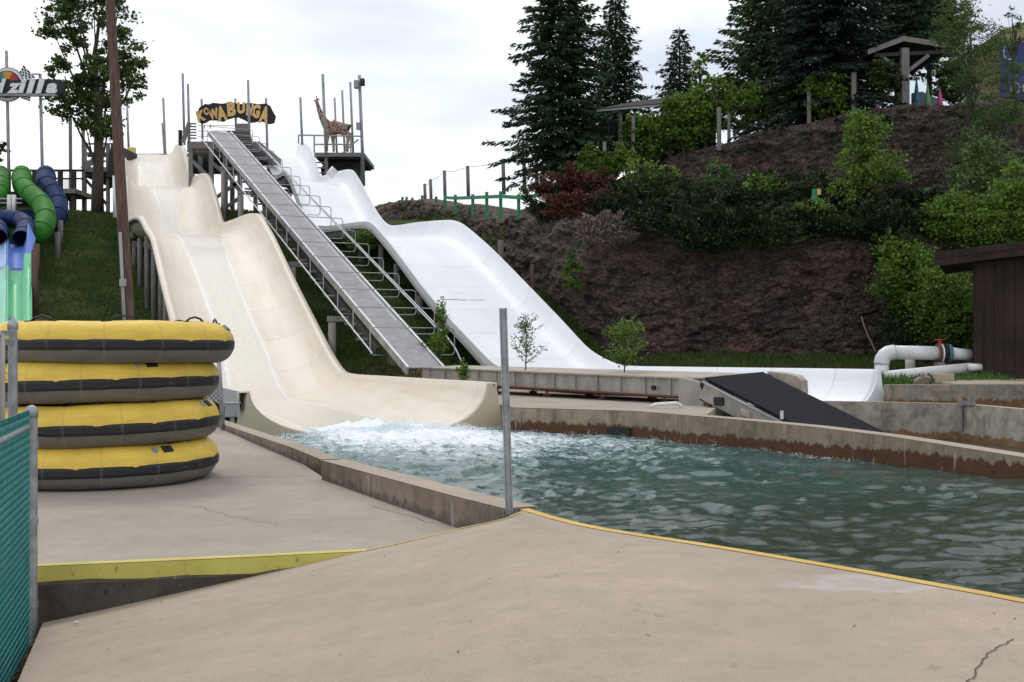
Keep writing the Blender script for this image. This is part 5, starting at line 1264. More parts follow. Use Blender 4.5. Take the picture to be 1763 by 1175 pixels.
for k, (dx, rr_, mt) in enumerate(((-.06, .34, 'rust'), (.03, .33, 'pvc_white'), (.12, .34, 'black'), (.26, .31, 'flange_blue'))): MB().tube([Vector((xf + dx, 37.5, zc - .03)), Vector((xf + dx + (.05 if k < 3 else .12), 37.5, zc - .03))], rr_, 20).build('flange', mt, pp)
m = MB(); m.tube([Vector((xf + .02, 37.5, zc + .3)), Vector((xf + .02, 37.5, zc + .42))], .05, 8); m.tube([Vector((xf + .02 + .16 * math.cos(a), 37.5 + .16 * math.sin(a), zc + .43)) for a in [2 * math.pi * k / 16 for k in range(16)]], .02, 6, closed=True); m.build('valve_wheel', 'red_paint', pp)
MB().tube([Vector((xf + .36, 37.5, zc - .03)), Vector((xf + .6, 37.5, zc - .05)), Vector((sx0 + .1, 37.5, zc - .1))], [.22, .2, .19], 18).build('pipe_run', 'pvc_white', pp, smooth=True)
m = MB(); m.box(xf - .1, 37.3, .3, xf + .12, 37.7, zc - .34); m.build('stand', 'grey_wood', pp)
pp2 = thing('water_pipe', 'thinner white pipe running low through the grass under the flanged pipe', 'pipe', P(1540, 645, 36.4))
MB().tube([P(1525, 648, 36.0), P(1600, 640, 36.6), P(1676, 633, 37.2)], .17, 14).build('pipe_run', 'pvc_white', pp2, smooth=True)
MB().tube([P(1669, 633, 36.8), P(1688, 632.5, 36.9)], .12, 12).build('pipe_end', 'pvc_white', pp2, smooth=True)
MB().tube([P(1567, 605, 38.6), P(1567, 640, 38.6)], .17, 12).build('riser', 'pvc_white', pp2, smooth=True)
m = MB(); q = P(1620, 655, 34.0); m.box(q.x - .4, q.y, q.z - .12, q.x + .42, q.y + .4, q.z + .2); meta(m.build('concrete_block', 'wall_top', bev=.02), 'grey concrete block lying below the pipe flange', 'block')
m = MB(); q = P(1596, 657, 33.4); m.prism([q + Vector((-.3, 0, -.1)), q + Vector((.28, 0, -.1)), q + Vector((.26, 0, .1)), q + Vector((-.16, 0, .14)), q + Vector((-.3, 0, .02))], (0, .35, 0)); meta(m.build('stone_block', 'curb_side', bev=.02), 'broken brown block beside a curved black hose end', 'block')
m = MB(); m.tube([P(1588, 663, 33.2), P(1600, 661, 33.1), P(1606, 655, 33.1), P(1604, 648, 33.2), P(1598, 644, 33.4)], .035, 8); meta(m.build('hose', 'black_rubber', smooth=True), 'short curved black hose over the broken block', 'hose')
cb = thing('wall_bracket', 'upright grey steel bar with a short arm fixed to the pale channel wall', 'bracket', P(1653, 742, 28.7))
MB().bar(P(1653, 742, 28.75), P(1653, 686, 28.75), .08, .07).build('upright', 'panel_steel', cb); MB().bar(P(1653, 694, 28.7), P(1678, 694, 28.3), .06, .14).build('arm', 'grey_wood', cb)
m = MB(); q = P(1347, 616, 47.2); m.tube([(q.x, q.y, .6), (q.x, q.y, q.z + .1)], .03, 6); meta(m.build('marker_stake', 'black'), 'thin dark stake with a white tip in the grass before the lower rock face', 'stake'); 
m = MB(); m.tube([P(1508, 606, 42), P(1495, 580, 42.2), P(1487, 560, 42.3), P(1483, 545, 42.4)], .025, 5); meta(m.build('dead_branch', 'dead_twigs'), 'bare dead stick leaning against the elbow of the white pipe', 'branch')
for (px, yt, yb, Y, r, mt, lab) in ((862, 414, 450, 57, .15, 'tan_wood', 'short pale wooden post just behind the far edge of the white slide'), (917, 455, 500, 52.5, .11, 'pole_wood', 'dark slim wooden post on the grass between white slide and rock bank'),
                                    (1470, 125, 200, 60.5, .14, 'grey_wood', 'tall grey post on the upper rock edge left of the timber shelter'), (1393, 152, 212, 61.5, .12, 'grey_wood', 'grey post on the upper rock edge in front of the dark bush'),
                                    (1238, 185, 245, 64, .13, 'grey_wood', 'pale post standing in the leafy tree row, the tallest one there'), (1255, 195, 240, 64.5, .1, 'grey_wood', 'thinner grey post right next to the tallest post of the tree row'),
                                    (1041, 245, 275, 61, .1, 'grey_wood', 'short post peeking over the clipped evergreens'), (1090, 200, 270, 65, .11, 'grey_wood', 'slim post in the leafy trees under the shingled roof'),
                                    (1511, 176, 192, 60.6, .12, 'grey_wood', 'short stub post left of the shelter posts')):
    a = P(px, yt, Y); b = P(px, yb, Y); m = MB(); m.tube([b - Vector((0, 0, .5)), a], r, 9); meta(m.build('wooden_post', mt, smooth=False), lab, 'post')

# green rail fence on the bank
gf = thing('rail_fence', 'bright green wooden rail fence along the top of the rock bank', 'fence', P(840, 365, 64))
gpx = [(950, 325, 368, 54.5), (893, 335, 365, 57), (862, 330, 365, 58.5), (838, 331, 366, 60.5), (814, 335, 362, 63), (784, 336, 358, 67), (766, 334, 353, 70)]
prev = None
for px, a, b, Y in gpx:
    t_ = P(px, a, Y); b_ = P(px, b, Y); MB().bar(b_ - Vector((0, 0, .4)), t_, .18, .18).build('post', 'rail_green', gf, bev=.01)
ra_ = [P(1000, 332, 51.5), P(950, 335, 54.4), P(893, 341, 56.9), P(862, 339, 58.4), P(838, 340, 60.4), P(814, 341, 62.9), P(784, 342, 66.9), P(766, 341, 69.9)]
for a, b in zip(ra_, ra_[1:]):
    if (a - b).length > .1: MB().bar(a + Vector((0, -.11, 0)), b + Vector((0, -.11, 0)), .05, .19).build('rail', 'rail_green', gf)
for px, yy, Y in ((751, 339, 82), (727, 337, 88), (710, 341, 92), (700, 339.5, 96), (693, 339.5, 97)):
    a = P(px, yy, Y); MB().bar(a - Vector((0, 0, 1.2)), a, .2, .2).build('post', 'rail_green', gf)
for px, a, b, Y, lab in ((1403, 326, 380, 50, 'green post with a small yellow tag on the lower terrace'), (1596, 324, 372, 49.5, 'plain green post on the lower terrace left of the bright bushes')):
    t = thing('green_post', lab, 'post', P(px, b, Y)); MB().bar(P(px, b + 10, Y), P(px, a, Y), .24, .24).build('post', 'rail_green', t, bev=.015)
    if px == 1403: q = P(1410, 331, Y - .15); MB().box(q.x - .07, q.y, q.z - .12, q.x + .09, q.y + .03, q.z + .14).build('tag', 'edge_paint', t)
# netting fence on poles
nf = thing('netting_fence', 'row of grey wooden poles with fine netting and a top cable behind the green fence', 'fence', P(805, 340, 80))
np_ = [(731, 317, 343, 93), (741, 309, 343, 91), (765, 294, 337, 85), (805, 286, 336, 80), (866, 274, 329, 76), (902, 273, 326, 74), (923, 278, 330, 72), (935, 296, 330, 72)]
for px, a, b, Y in np_: MB().tube([P(px + 1.5, b + 6, Y), P(px, a, Y)], .13, 8).build('pole', 'grey_wood', nf, smooth=True)
for i in range(len(np_) - 2):
    a0, b0 = P(np_[i][0], np_[i][1] + 2, np_[i][3]), P(np_[i+1][0], np_[i+1][1] + 2, np_[i+1][3]); m = MB()
    m.tube([a0, a0.lerp(b0, .5) - Vector((0, 0, .12)), b0], .018, 4, cap=False)
    n_ = max(4, int((b0 - a0).length / .45)); za = P(0, np_[i][2], np_[i][3]).z; zb_ = P(0, np_[i+1][2], np_[i+1][3]).z
    for k in range(1, n_): p = a0.lerp(b0, k / n_); m.tube([p, Vector((p.x, p.y, lerp(za, zb_, k / n_)))], .004, 3, cap=False)
    for k in range(1, 6): m.tube([Vector((a0.x, a0.y, lerp(a0.z, za, k / 6))), Vector((b0.x, b0.y, lerp(b0.z, zb_, k / 6)))], .004, 3, cap=False)
    m.build('netting', 'net_wire', nf)

# shelter with shingled roof, timber gazebo, building with blue sign, umbrellas
sr = thing('shelter', 'long low shelter with a brown shingled roof half hidden by spruces', 'shelter', P(1130, 260, 72))
a, b = P(1028, 191, 66.5), P(1250, 172, 66.5); m = MB(); m.prism([a, b, b + Vector((0, 3.6, 1.3)), a + Vector((2.4, 3.6, 1.2))], (0, 0, .12)); m.build('roof', 'roof_shingle', sr)
MB().bar(a + Vector((-.05, -.05, -.02)), b + Vector((0, -.05, -.02)), .06, .11).build('gutter', 'box_grey', sr)
for px in (1068, 1154, 1215): q = P(px, lerp(188, 175, (px - 1030) / 220), 67.1); MB().bar(q, (q.x, q.y, 12.5), .2, .2).build('post', 'grey_wood', sr)
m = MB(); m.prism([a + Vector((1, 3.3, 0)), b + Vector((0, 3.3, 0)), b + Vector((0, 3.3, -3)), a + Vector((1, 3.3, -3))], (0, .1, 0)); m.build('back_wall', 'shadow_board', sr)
gz_ = thing('gazebo', 'open timber shelter with a gabled roof, middle post and diagonal braces on the upper rock', 'shelter', P(1560, 180, 61))
Yg = 61.0; L0, PK, R0 = P(1495, 94, Yg), P(1556, 71, Yg), P(1628, 82, Yg); m = MB()
for a, b in ((L0, PK), (PK, R0)):
    m.prism([a, b, b + Vector((0, 0, .28)), a + Vector((0, 0, .28))], (0, .12, 0))
m.build('fascia', 'grey_wood', gz_)
m = MB()
for a, b in ((L0, PK), (PK, R0 + Vector((.4, 0, -.1)))): m.prism([a + Vector((0, .125, .14)), b + Vector((0, .125, .14)), b + Vector((0, .125, .32)), a + Vector((0, .125, .32))], (0, 6, 0))
m.build('roof', 'roof_shingle', gz_)
MB().bar(P(1558, 186, Yg + .3), P(1557, 84, Yg + .3), .42, .36).build('post', 'grey_wood', gz_); MB().bar(P(1551, 186, Yg + 4.5), P(1551, 92, Yg + 4.5), .3, .3).build('post', 'grey_wood', gz_)
MB().bar(P(1556, 125, Yg + .3), P(1520, 101, Yg + .3), .22, .2).build('brace', 'grey_wood', gz_); MB().bar(P(1560, 125, Yg + .3), P(1598, 96, Yg + .3), .22, .2).build('brace', 'grey_wood', gz_)
MB().bar(P(1505, 96, Yg + .3), P(1625, 90, Yg + .3), .2, .2).build('beam', 'dark_wood', gz_)
for px, top, bot, Y, mt, lab in ((1578, 133, 182, 62.5, 'umbrella_blue', 'folded blue umbrella right of the shelter post'), (1597, 145, 182, 62.5, 'umbrella_green', 'folded pale green umbrella between the blue and the pink one'), (1618, 153, 180, 62.5, 'umbrella_pink', 'folded pink umbrella, shortest and rightmost of the three')):
    t = thing('folded_umbrella', lab, 'umbrella', P(px, bot, Y), 'folded umbrellas on the upper rock'); a, b = P(px, bot + 4, Y), P(px, top, Y); MB().tube([a, a.lerp(b, .3), a.lerp(b, .7), b], [.19, .17, .09, .02], 8).build('canopy', mt, t, smooth=True); MB().tube([a - Vector((0, 0, .8)), b + Vector((0, 0, .12))], .025, 6).build('pole', 'grey_wood', t)
m = MB(); m.prism([P(1572, 184, 64.5), P(1572, 160, 64.5), P(1588, 158, 64.5), P(1618, 172, 64.5), P(1622, 184, 64.5)], (0, .3, 0)); meta(m.build('slate_panel', 'slate'), 'slanted blue grey panel behind the folded umbrellas', 'panel')
bld = thing('building', 'tan building with dark blue sign panel at the upper right edge', 'building', P(1760, 180, 70))
m = MB(); m.prism([P(1730, 200, 72), P(1730, 50, 72), P(1763, 38, 72), P(1900, 10, 72), P(1900, 200, 72)], (0, 6, 0)); m.build('wall', 'tan_wall', bld)
m = MB(); m.prism([P(1722, 168, 71.7), P(1722, 74, 71.7), P(1840, 68, 71.7), P(1840, 168, 71.7)], (0, .2, 0)); sgn = m.build('sign', 'sign_blue', bld); WL[sgn] = WL[bld].copy()
def ringmark(px, py, rx, ry, Y):
    m = MB(); m.tube([P(px + rx * math.cos(a), py + ry * math.sin(a), Y) for a in [2 * math.pi * k / 20 for k in range(20)]], .035, 5, closed=True); m.build('ring_mark', 'sign_white', bld)
ringmark(1737, 90, 9, 13, 71.6); ringmark(1748, 152, 8, 9, 71.6); ringmark(1769, 152, 8, 9, 71.6)

# ------------------------------------------------------------------ start towers
YT = 75.0
tw = thing('start_tower', 'weathered timber start tower at the top of the conveyor, under the letter sign', 'tower', P(380, 370, YT))
def bx_px(x0, y0, x1, y1, Y, D, name, mat, parent, bev=0):
    a = P(x0, y1, Y); b = P(x1, y0, Y); m = MB(); m.box(min(a.x, b.x), Y, a.z, max(a.x, b.x), Y + D, b.z); return m.build(name, mat, parent, bev=bev)
bx_px(322, 244, 447, 256, YT, 7, 'deck', 'grey_wood', tw); 
bx_px(322, 257, 368, 262, YT + .3, .3, 'beam', 'grey_wood', tw)
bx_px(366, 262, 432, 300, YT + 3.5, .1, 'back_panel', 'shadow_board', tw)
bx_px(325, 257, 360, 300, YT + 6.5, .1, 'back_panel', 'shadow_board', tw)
for px, yb, dY in ((329, 380, .2), (364, 380, .2), (388, 375, .2), (413, 370, .2), (345, 380, 6), (400, 370, 6), (440, 350, 5)):
    a = P(px, yb, YT + dY); z0_ = gz(a.x, a.y) - .5; top = P(px, 250, YT + dY); MB().bar((a.x, a.y, z0_), top, .28, .28).build('post', 'grey_wood', tw)
for a, b in (((332, 278), (364, 310)), ((366, 281), (388, 300)), ((366, 345), (413, 312)), ((390, 300), (413, 330)), ((388, 358), (414, 340)), ((330, 300), (364, 345))): MB().bar(P(*a, YT + .05), P(*b, YT + .05), .07, .25).build('brace', 'grey_wood', tw)
# louvred rail panel left of the belt
for k in range(6): bx_px(326, 212 + k * 5, 338, 214.5 + k * 5, YT, .06, 'rail_slat', 'grey_wood', tw)
MB().bar(P(325, 244, YT), P(325, 210, YT), .14, .14).build('rail_post', 'grey_wood', tw); MB().bar(P(315, 246, YT), P(326, 212, YT), .05, .3).build('rail_panel', 'grey_wood', tw)
bx_px(307, 224, 312, 250, YT + 1, .3, 'rail_post', 'dark_wood', tw)
m = MB()
for k in range(11): m.bar(P(391 + k * 1.2, 227 + k * 3.2, YT - .4 - k * .1), P(430 + k * .8, 227 + k * 3.2, YT - .4 - k * .1), .35, .06)
m.build('stair', 'grey_wood', tw)
bx_px(405, 213, 428, 237, YT + 1.5, .06, 'rail_panel', 'grey_wood', tw)
for k in range(3): MB().tube([P(340, 217 + k * 9, YT + 3), P(425, 217 + k * 9, YT + 3)], .03, 5).build('cable_rail', 'steel', tw)
for px, yt, yb, dY in ((314.5, 127, 250, 1), (323.5, 145, 250, .5), (427, 138, 250, .3), (347, 171, 250, 5), (405, 170, 250, 5), (458, 169, 265, 5)):
    MB().tube([P(px + 3 * (yb - yt) / 120, yb, YT + dY), P(px, yt, YT + dY)], .085, 8).build('steel_pole', 'steel_pole', tw, smooth=True)
# left start platform of the cream slide
lp_ = thing('start_platform', 'timber platform behind the oak at the top of the cream slide', 'platform', P(175, 372, 79))
bx_px(150, 265, 350, 270, 86, .3, 'beam', 'dark_wood', lp_); bx_px(142, 288, 205, 296, 78, 6, 'deck', 'grey_wood', lp_); bx_px(143, 296, 203, 304, 78.4, 5.4, 'deck_frame', 'dark_wood', lp_)
for px in (146, 163, 186, 199): a = P(px, 372, 79); MB().bar((a.x, a.y, gz(a.x, a.y) - .5), P(px, 250 if px != 163 else 290, 79), .22, .22).build('post', 'grey_wood', lp_)
MB().bar(P(142, 292, 78), P(162, 276, 78), .1, .4).build('stair_side', 'grey_wood', lp_)
for yy in (248, 264, 278): MB().bar(P(145, yy, 78.3), P(205, yy, 78.3), .08, .12).build('rail', 'grey_wood', lp_)
MB().bar(P(148, 310, 79), P(186, 355, 79), .08, .2).build('brace', 'dark_wood', lp_); MB().bar(P(163, 335, 79), P(199, 318, 79), .08, .2).build('brace', 'dark_wood', lp_)
m = MB(); m.prism([P(183, 305, 77.5), P(191, 249, 77.5), P(203, 249, 77.5), P(203, 305, 77.5)], (0, 4, 0)); m.build('side_panel', 'dark_wood', lp_)
bx_px(219, 254, 232, 265, 84, .3, 'yellow_box', 'yellow_paint', lp_)
for px, yt in ((281, 169), (279, 212), (218, 160)): MB().tube([P(px + 4, 268, 85), P(px, yt, 85)], .09 if px != 279 else .06, 8).build('steel_pole', 'steel_pole', lp_, smooth=True)
MB().tube([P(198, 375, 60), P(197, 303, 60)], .11, 10).build('drain_pipe', 'pvc_white', lp_, smooth=True)

# right platform with giraffe
YR = 82.0
rp_ = thing('platform', 'small timber platform with steel rail carrying the giraffe statue', 'platform', P(590, 340, YR))
bx_px(541, 263, 627, 270, YR, 6, 'deck', 'grey_wood', rp_); bx_px(545, 270, 623, 274, YR + .2, 5.6, 'deck_frame', 'dark_wood', rp_)
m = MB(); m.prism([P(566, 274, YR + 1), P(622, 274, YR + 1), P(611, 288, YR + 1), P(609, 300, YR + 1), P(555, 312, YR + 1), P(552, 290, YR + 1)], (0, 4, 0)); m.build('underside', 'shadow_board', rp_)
for k in range(3): bx_px(544, 279 + k * 9, 562, 281 + k * 9, YR + .2, .1, 'rung', 'grey_wood', rp_)
for px in (562, 624): a = P(px, 360, YR + .3); MB().bar((a.x, a.y, gz(a.x, a.y) - .5), P(px, 266, YR + .3), .24, .24).build('post', 'grey_wood', rp_)
for a, b in (((514, 233), (622, 235)), ((514, 233), (514, 247)), ((541, 263), (541, 234)), ((604, 264), (604, 236)), ((590, 264), (617, 240)), ((541, 249), (604, 249))): MB().tube([P(*a, YR + .1), P(*b, YR + .1)], .06, 6).build('rail', 'steel_pole', rp_)
for px, yt, yb, dY, r in ((517, 168, 250, 1, .09), (555.5, 128, 265, -.1, .11), (576, 169, 265, 5, .08), (589, 156, 265, 4.5, .085), (603, 142, 265, 4, .09), (618.5, 130, 320, -.1, .12)):
    MB().tube([P(px + 5 * (yb - yt) / 120, yb, YR + dY), P(px, yt, YR + dY)], r, 8).build('steel_pole', 'steel_pole', rp_, smooth=True)
spk = thing('loudspeaker', 'pair of small dark and pale loudspeakers near the top of the tallest right pole', 'loudspeaker', P(620, 152, YR - .2))
bx_px(609, 138, 617, 151, YR - .5, .5, 'pale_speaker', 'box_grey', spk, .02); bx_px(620, 135, 627, 146, YR - .5, .5, 'dark_speaker', 'black', spk, .02); MB().bar(P(612, 144, YR - .2), P(624, 142, YR - .2), .06, .06).build('bracket', 'steel_pole', spk)
m = bx_px(613, 211, 619, 223, YR - .5, .3, 'meter_box', 'box_grey', None); meta(m, 'small grey box fixed halfway up the tallest right pole', 'box')

# giraffe: one continuous skinned body
def skinned(name, mat, parent, V0, E0_, Rad, org, sub=2):
    me = bpy.data.meshes.new(name); me.from_pydata(V0, E0_, []); o = bpy.data.objects.new(name, me); COL.objects.link(o)
    sm = o.modifiers.new('skin', 'SKIN'); sm.use_smooth_shade = True
    for i, r in enumerate(Rad): me.skin_vertices[0].data[i].radius = (r, r) if not isinstance(r, tuple) else r
    me.skin_vertices[0].data[0].use_root = True
    ss = o.modifiers.new('sub', 'SUBSURF'); ss.levels = sub; ss.render_levels = sub
    me.materials.append(MATS[mat]); o.parent = parent; return o
gi = thing('giraffe_statue', 'spotted brown giraffe statue standing on the timber platform and looking left', 'statue', P(575, 263, YR + 2))
gs = 4.35 / 100.0                 # metres per photo pixel at this depth
def gp_(px, py, dy=0): return ((px - 575) * gs, dy, (263 - py) * gs)
GV = [gp_(590, 217), gp_(574, 219), gp_(562, 216), gp_(555, 204), gp_(549.5, 189), gp_(545, 175), gp_(543.5, 171.5), gp_(539.5, 171.5),   # body, chest, neck, head, muzzle 0-7
      gp_(597, 221), gp_(600, 232, .22), gp_(598, 246, .24), gp_(598, 262, .24), gp_(600, 232, -.22), gp_(601, 243, -.24), gp_(596, 262, -.24),   # rump 8, hind legs 9-14
      gp_(572, 236, .2), gp_(573.5, 249, .2), gp_(574, 262, .2), gp_(565, 234, -.2), gp_(563, 249, -.2), gp_(563.5, 262, -.2),   # fore legs 15-20
      gp_(601, 226), gp_(603, 238)]                                # tail
GE = [(0, 1), (1, 2), (2, 3), (3, 4), (4, 5), (5, 6), (6, 7), (0, 8), (8, 9), (9, 10), (10, 11), (8, 12), (12, 13), (13, 14), (1, 15), (15, 16), (16, 17), (2, 18), (18, 19), (19, 20), (8, 21), (21, 22)]
GR = [.50, .56, .42, .28, .19, .14, .15, .085, .44, .2, .12, .10, .2, .12, .10, .17, .12, .10, .16, .11, .10, .05, .03]
skinned('body', 'giraffe_hide', gi, GV, GE, GR, None)
for dy, nm in ((.1, 'ear'), (-.1, 'ear')):
    a = Vector(gp_(546, 170, dy)); MB().tube([WL[gi] + a, WL[gi] + a + Vector((.22, dy * 2, .06))], [.05, .01], 6).build('ear', 'giraffe_hide', gi); b = Vector(gp_(544.5, 169, dy * .6)); MB().tube([WL[gi] + b, WL[gi] + b + Vector((.0, 0, .24))], .025, 6).build('horn', 'bark', gi)

# ------------------------------------------------------------------ letter signs
def text_mesh(ch, size, off, ext, bold=True):
    cu = bpy.data.curves.new('t', 'FONT'); cu.body = ch; cu.size = size; cu.offset = off; cu.extrude = ext; cu.align_x = 'CENTER'; cu.align_y = 'CENTER'; cu.resolution_u = 4
    o = bpy.data.objects.new('t', cu); COL.objects.link(o); dg = bpy.context.evaluated_depsgraph_get(); me = bpy.data.meshes.new_from_object(o.evaluated_get(dg)); bpy.data.objects.remove(o); bpy.data.curves.remove(cu); return me
def letter(ch, px, py, wpx, hpx, rot, Y, parent, mat, off=.035, shear=0, depth=.05, name='letter'):
    me = text_mesh(ch, 1.0, off, depth); A = np.zeros(len(me.vertices) * 3); me.vertices.foreach_get('co', A); A = A.reshape(-1, 3)
    w = A[:, 0].max() - A[:, 0].min(); h = A[:, 1].max() - A[:, 1].min(); cx_ = (A[:, 0].max() + A[:, 0].min()) / 2; cy_ = (A[:, 1].max() + A[:, 1].min()) / 2
    X = (A[:, 0] - cx_) / w * wpx * Y / F; Z = (A[:, 1] - cy_) / h * hpx * Y / F; X = X + shear * Z; c, s_ = math.cos(R(rot)), math.sin(R(rot))
    B = np.stack([X * c - Z * s_, -A[:, 2], X * s_ + Z * c], 1); ctr = P(px, py, Y); B += np.array(ctr - WL[parent]); me.vertices.foreach_set('co', B.ravel()); me.update()
    me.materials.clear(); me.materials.append(MATS[mat]); o = bpy.data.objects.new(name, me); COL.objects.link(o); o.parent = parent; return o
kz = lambda x, y: (200 + x / 4.196, 120 + y / 4.196)
YS = YT + 4.6
ks = thing('letter_sign', 'black ragged board sign with big orange comic letters reading KOWABUNGA', 'sign', P(405, 215, YS))
out_ = [(585, 318), (600, 275), (622, 262), (642, 248), (668, 252), (700, 240), (760, 247), (830, 238), (900, 250), (960, 240), (1030, 250), (1082, 245), (1112, 262), (1130, 300), (1152, 338), (1140, 384), (1118, 392), (1085, 392), (1060, 376), (1028, 374), (1000, 380), (960, 384), (918, 362), (880, 345), (850, 346), (800, 360), (770, 376), (720, 366), (672, 366), (640, 386), (612, 388), (590, 378)]
m = MB(); m.prism([P(*kz(*p), YS) for p in out_], (0, .18, 0)); m.build('board', 'sign_black', ks)
for ch, x, y, w, h, r in (('K', 614, 335, 58, 72, 14), ('O', 652, 303, 36, 50, 8), ('W', 704, 322, 66, 72, 14), ('A', 762, 318, 66, 100, 12), ('B', 833, 285, 56, 98, 4), ('U', 903, 278, 50, 78, 0), ('N', 966, 288, 46, 84, -4), ('G', 1012, 302, 50, 92, -8), ('A', 1072, 328, 62, 116, -12)):
    letter(ch, *kz(x, y), w / 3.8, h / 3.85, r, YS - .05, ks, 'sign_orange', off=.06, depth=.04)
for k, (px, pyt) in enumerate(((352, 215), (362, 214))): MB().tube([P(px, pyt, YS - .1), P(px, 222, YS - .1)], .04, 5).build('hanger', 'steel_pole', ks)
# racing style sign at the left edge
YZ = 66.0
zs = thing('letter_sign', 'cropped race style sign at the left edge with white slanted letters dzilla and chequered flags', 'sign', P(40, 150, YZ))
z1 = lambda x, y: (x / 3.917, 60 + y / 3.917)
def poly(pts, Y, d, name, mat): m = MB(); m.prism([P(*z1(*p), Y) for p in pts], (0, d, 0)); return m.build(name, mat, zs)
poly([(-200, 318), (60, 310), (240, 298), (410, 302), (430, 318), (425, 360), (412, 398), (-200, 402)], YZ, .25, 'board', 'sign_black')
poly([(-200, 398), (378, 398), (372, 412), (-200, 412)], YZ - .03, .28, 'board_edge', 'steel_pole')
cc = P(*z1(38, 330), YZ + .1); rr0 = 118 / 3.917 * YZ / F
def disc(r, Y, mat, name, a0=0, a1=360, r0=0):
    n = 40; m = MB(); c = Vector((cc.x, Y, cc.z)); o_ = [c + Vector((math.cos(R(lerp(a0, a1, i / n))), 0, math.sin(R(lerp(a0, a1, i / n))))) * r for i in range(n + (0 if a1 - a0 == 360 else 1))]
    if r0: o_ += [c + Vector((math.cos(R(lerp(a1, a0, i / n))), 0, math.sin(R(lerp(a1, a0, i / n))))) * r0 for i in range(n + 1)]
    elif a1 - a0 != 360: o_.append(c)
    m.prism(o_, (0, .04, 0)); return m.build(name, mat, zs)
disc(rr0, YZ + .35, 'sign_grey', 'dial_rim'); disc(rr0 * .93, YZ + .30, 'sign_white', 'dial_ring'); disc(rr0 * .78, YZ + .25, 'sign_black', 'dial_face'); disc(rr0 * .72, YZ + .2, 'teal_paint', 'dial_sector', 110, 180, rr0 * .3); disc(rr0 * .72, YZ + .2, 'orange_paint', 'dial_sector', 60, 108, rr0 * .3); disc(rr0 * .72, YZ + .2, 'red_paint', 'dial_sector', 5, 58, rr0 * .3)
for ch, x, y, w, h in (('d', -2, 345, 60, 96), ('z', 95, 362, 74, 68), ('i', 152, 347, 36, 94), ('l', 210, 347, 36, 100), ('l', 272, 347, 36, 100), ('a', 352, 362, 74, 68)):
    if ch == 'l' and x == 305: continue
    letter(ch, *z1(x, y), w / 3.917, h / 3.917, 0, YZ - .08, zs, 'sign_white', off=.05, shear=.28, depth=.04)
def flag(quad, n, mname):
    a, b, c, d_ = [P(*z1(*q), YZ + .15) for q in quad]; mw, mb_ = MB(), MB()
    for i in range(n):
        for j in range(n):
            f = lambda u, v: a.lerp(b, u).lerp(d_.lerp(c, u), v); q = [f(i / n, j / n), f((i + 1) / n, j / n), f((i + 1) / n, (j + 1) / n), f(i / n, (j + 1) / n)]
            (mw if (i + j) % 2 else mb_).prism(q, (0, .05, 0))
    mw.build('flag', 'sign_white', zs); mb_.build('flag', 'sign_black', zs)
flag([(132, 250), (158, 205), (238, 290), (172, 300)], 5, 'a'); flag([(130, 412), (205, 412), (200, 450), (140, 430)], 4, 'b')
for px, yt, yb in ((11, 88, 300), (69, 128, 300)): MB().tube([P(px + 5.5, yb + 60, YZ + .8), P(px, yt, YZ + .8)], .1, 8).build('pole', 'steel_pole', zs, smooth=True)
MB().bar(P(55, 128, YZ + .7), P(69, 128, YZ + .7), .08, .08).build('bracket', 'steel_pole', zs)
for px, yt in ((122, 205), (144, 190)):
    a = P(px, 375, 74); m = MB(); m.tube([Vector((a.x, a.y, gz(a.x, a.y) - .4)), P(px - 1, yt, 74)], .12, 8); meta(m.build('wooden_pole', 'grey_wood', smooth=True), 'slim grey pole left of the oak trunk, %s of two' % ('farther left' if px == 122 else 'nearer the trunk'), 'pole')

# ------------------------------------------------------------------ tube slides at the left
YU = 58.0
wk = thing('walkway', 'long dark timber walkway and posts behind the tube slides', 'walkway', P(100, 375, 72))
MB().bar(P(-40, 294, 72), P(145, 294, 72), .1, .14).build('rail', 'dark_wood', wk); MB().bar(P(-40, 308, 72), P(145, 308, 72), .1, .1).build('rail', 'dark_wood', wk)
bx_px(96, 325, 130, 333, 71, 3, 'deck', 'grey_wood', wk); bx_px(-40, 330, 96, 336, 72, 3, 'deck', 'dark_wood', wk)
m = MB()
for k in range(14): m.bar(P(99 + k * 1.9, 325, 71.5), P(99 + k * 1.9, 309, 71.5), .02, .02)
m.build('baluster', 'grey_wood', wk)
for px in (127, 104, 60, 14): a = P(px, 378, 71.5); MB().bar((a.x, a.y, gz(a.x, a.y) - .5), P(px, 293, 71.5), .26, .26).build('post', 'dark_wood', wk)
bx_px(-40, 336, 60, 374, 74, .3, 'back_boards', 'shadow_board', wk); bx_px(100, 334, 118, 345, 73, .3, 'back_boards', 'shadow_board', wk)
def tube_slide(name, label, pts, r, mat, ribs=9):
    t = thing(name, label, 'tube slide', pts[-1]); m = MB(); sp = []
    for i in range(len(pts) - 1):
        g_ = lambda n: pts[min(max(n, 0), len(pts) - 1)]
        for k in range(8): sp.append(catmull(g_(i-1), g_(i), g_(i+1), g_(i+2), k / 8))
    sp.append(pts[-1]); m.tube(sp, r, 18, cap=False); o = m.build('tube', mat, t, smooth=True); md = o.modifiers.new('s', 'SOLIDIFY'); md.thickness = .03
    for k in range(ribs):
        i = int((k + .5) / ribs * (len(sp) - 2)); d = (sp[i+1] - sp[i]).normalized(); MB().tube([sp[i] - d * .05, sp[i] + d * .05], r * 1.07, 18).build('joint_ring', mat, t, smooth=True)
    return t
def q_(px, py, Y): return P(px, py, Y)
tube_slide('tube_slide', 'bright green enclosed tube slide curving round to the right beside the blue ones', [q_(38, 300, 64), q_(38, 318, 61.5), q_(52, 333, 60), q_(72, 352, 58.5), q_(79, 378, 57), q_(70, 400, 56), q_(50, 410, 56), q_(20, 408, 57), q_(-15, 398, 58)], .52, 'green_tube')
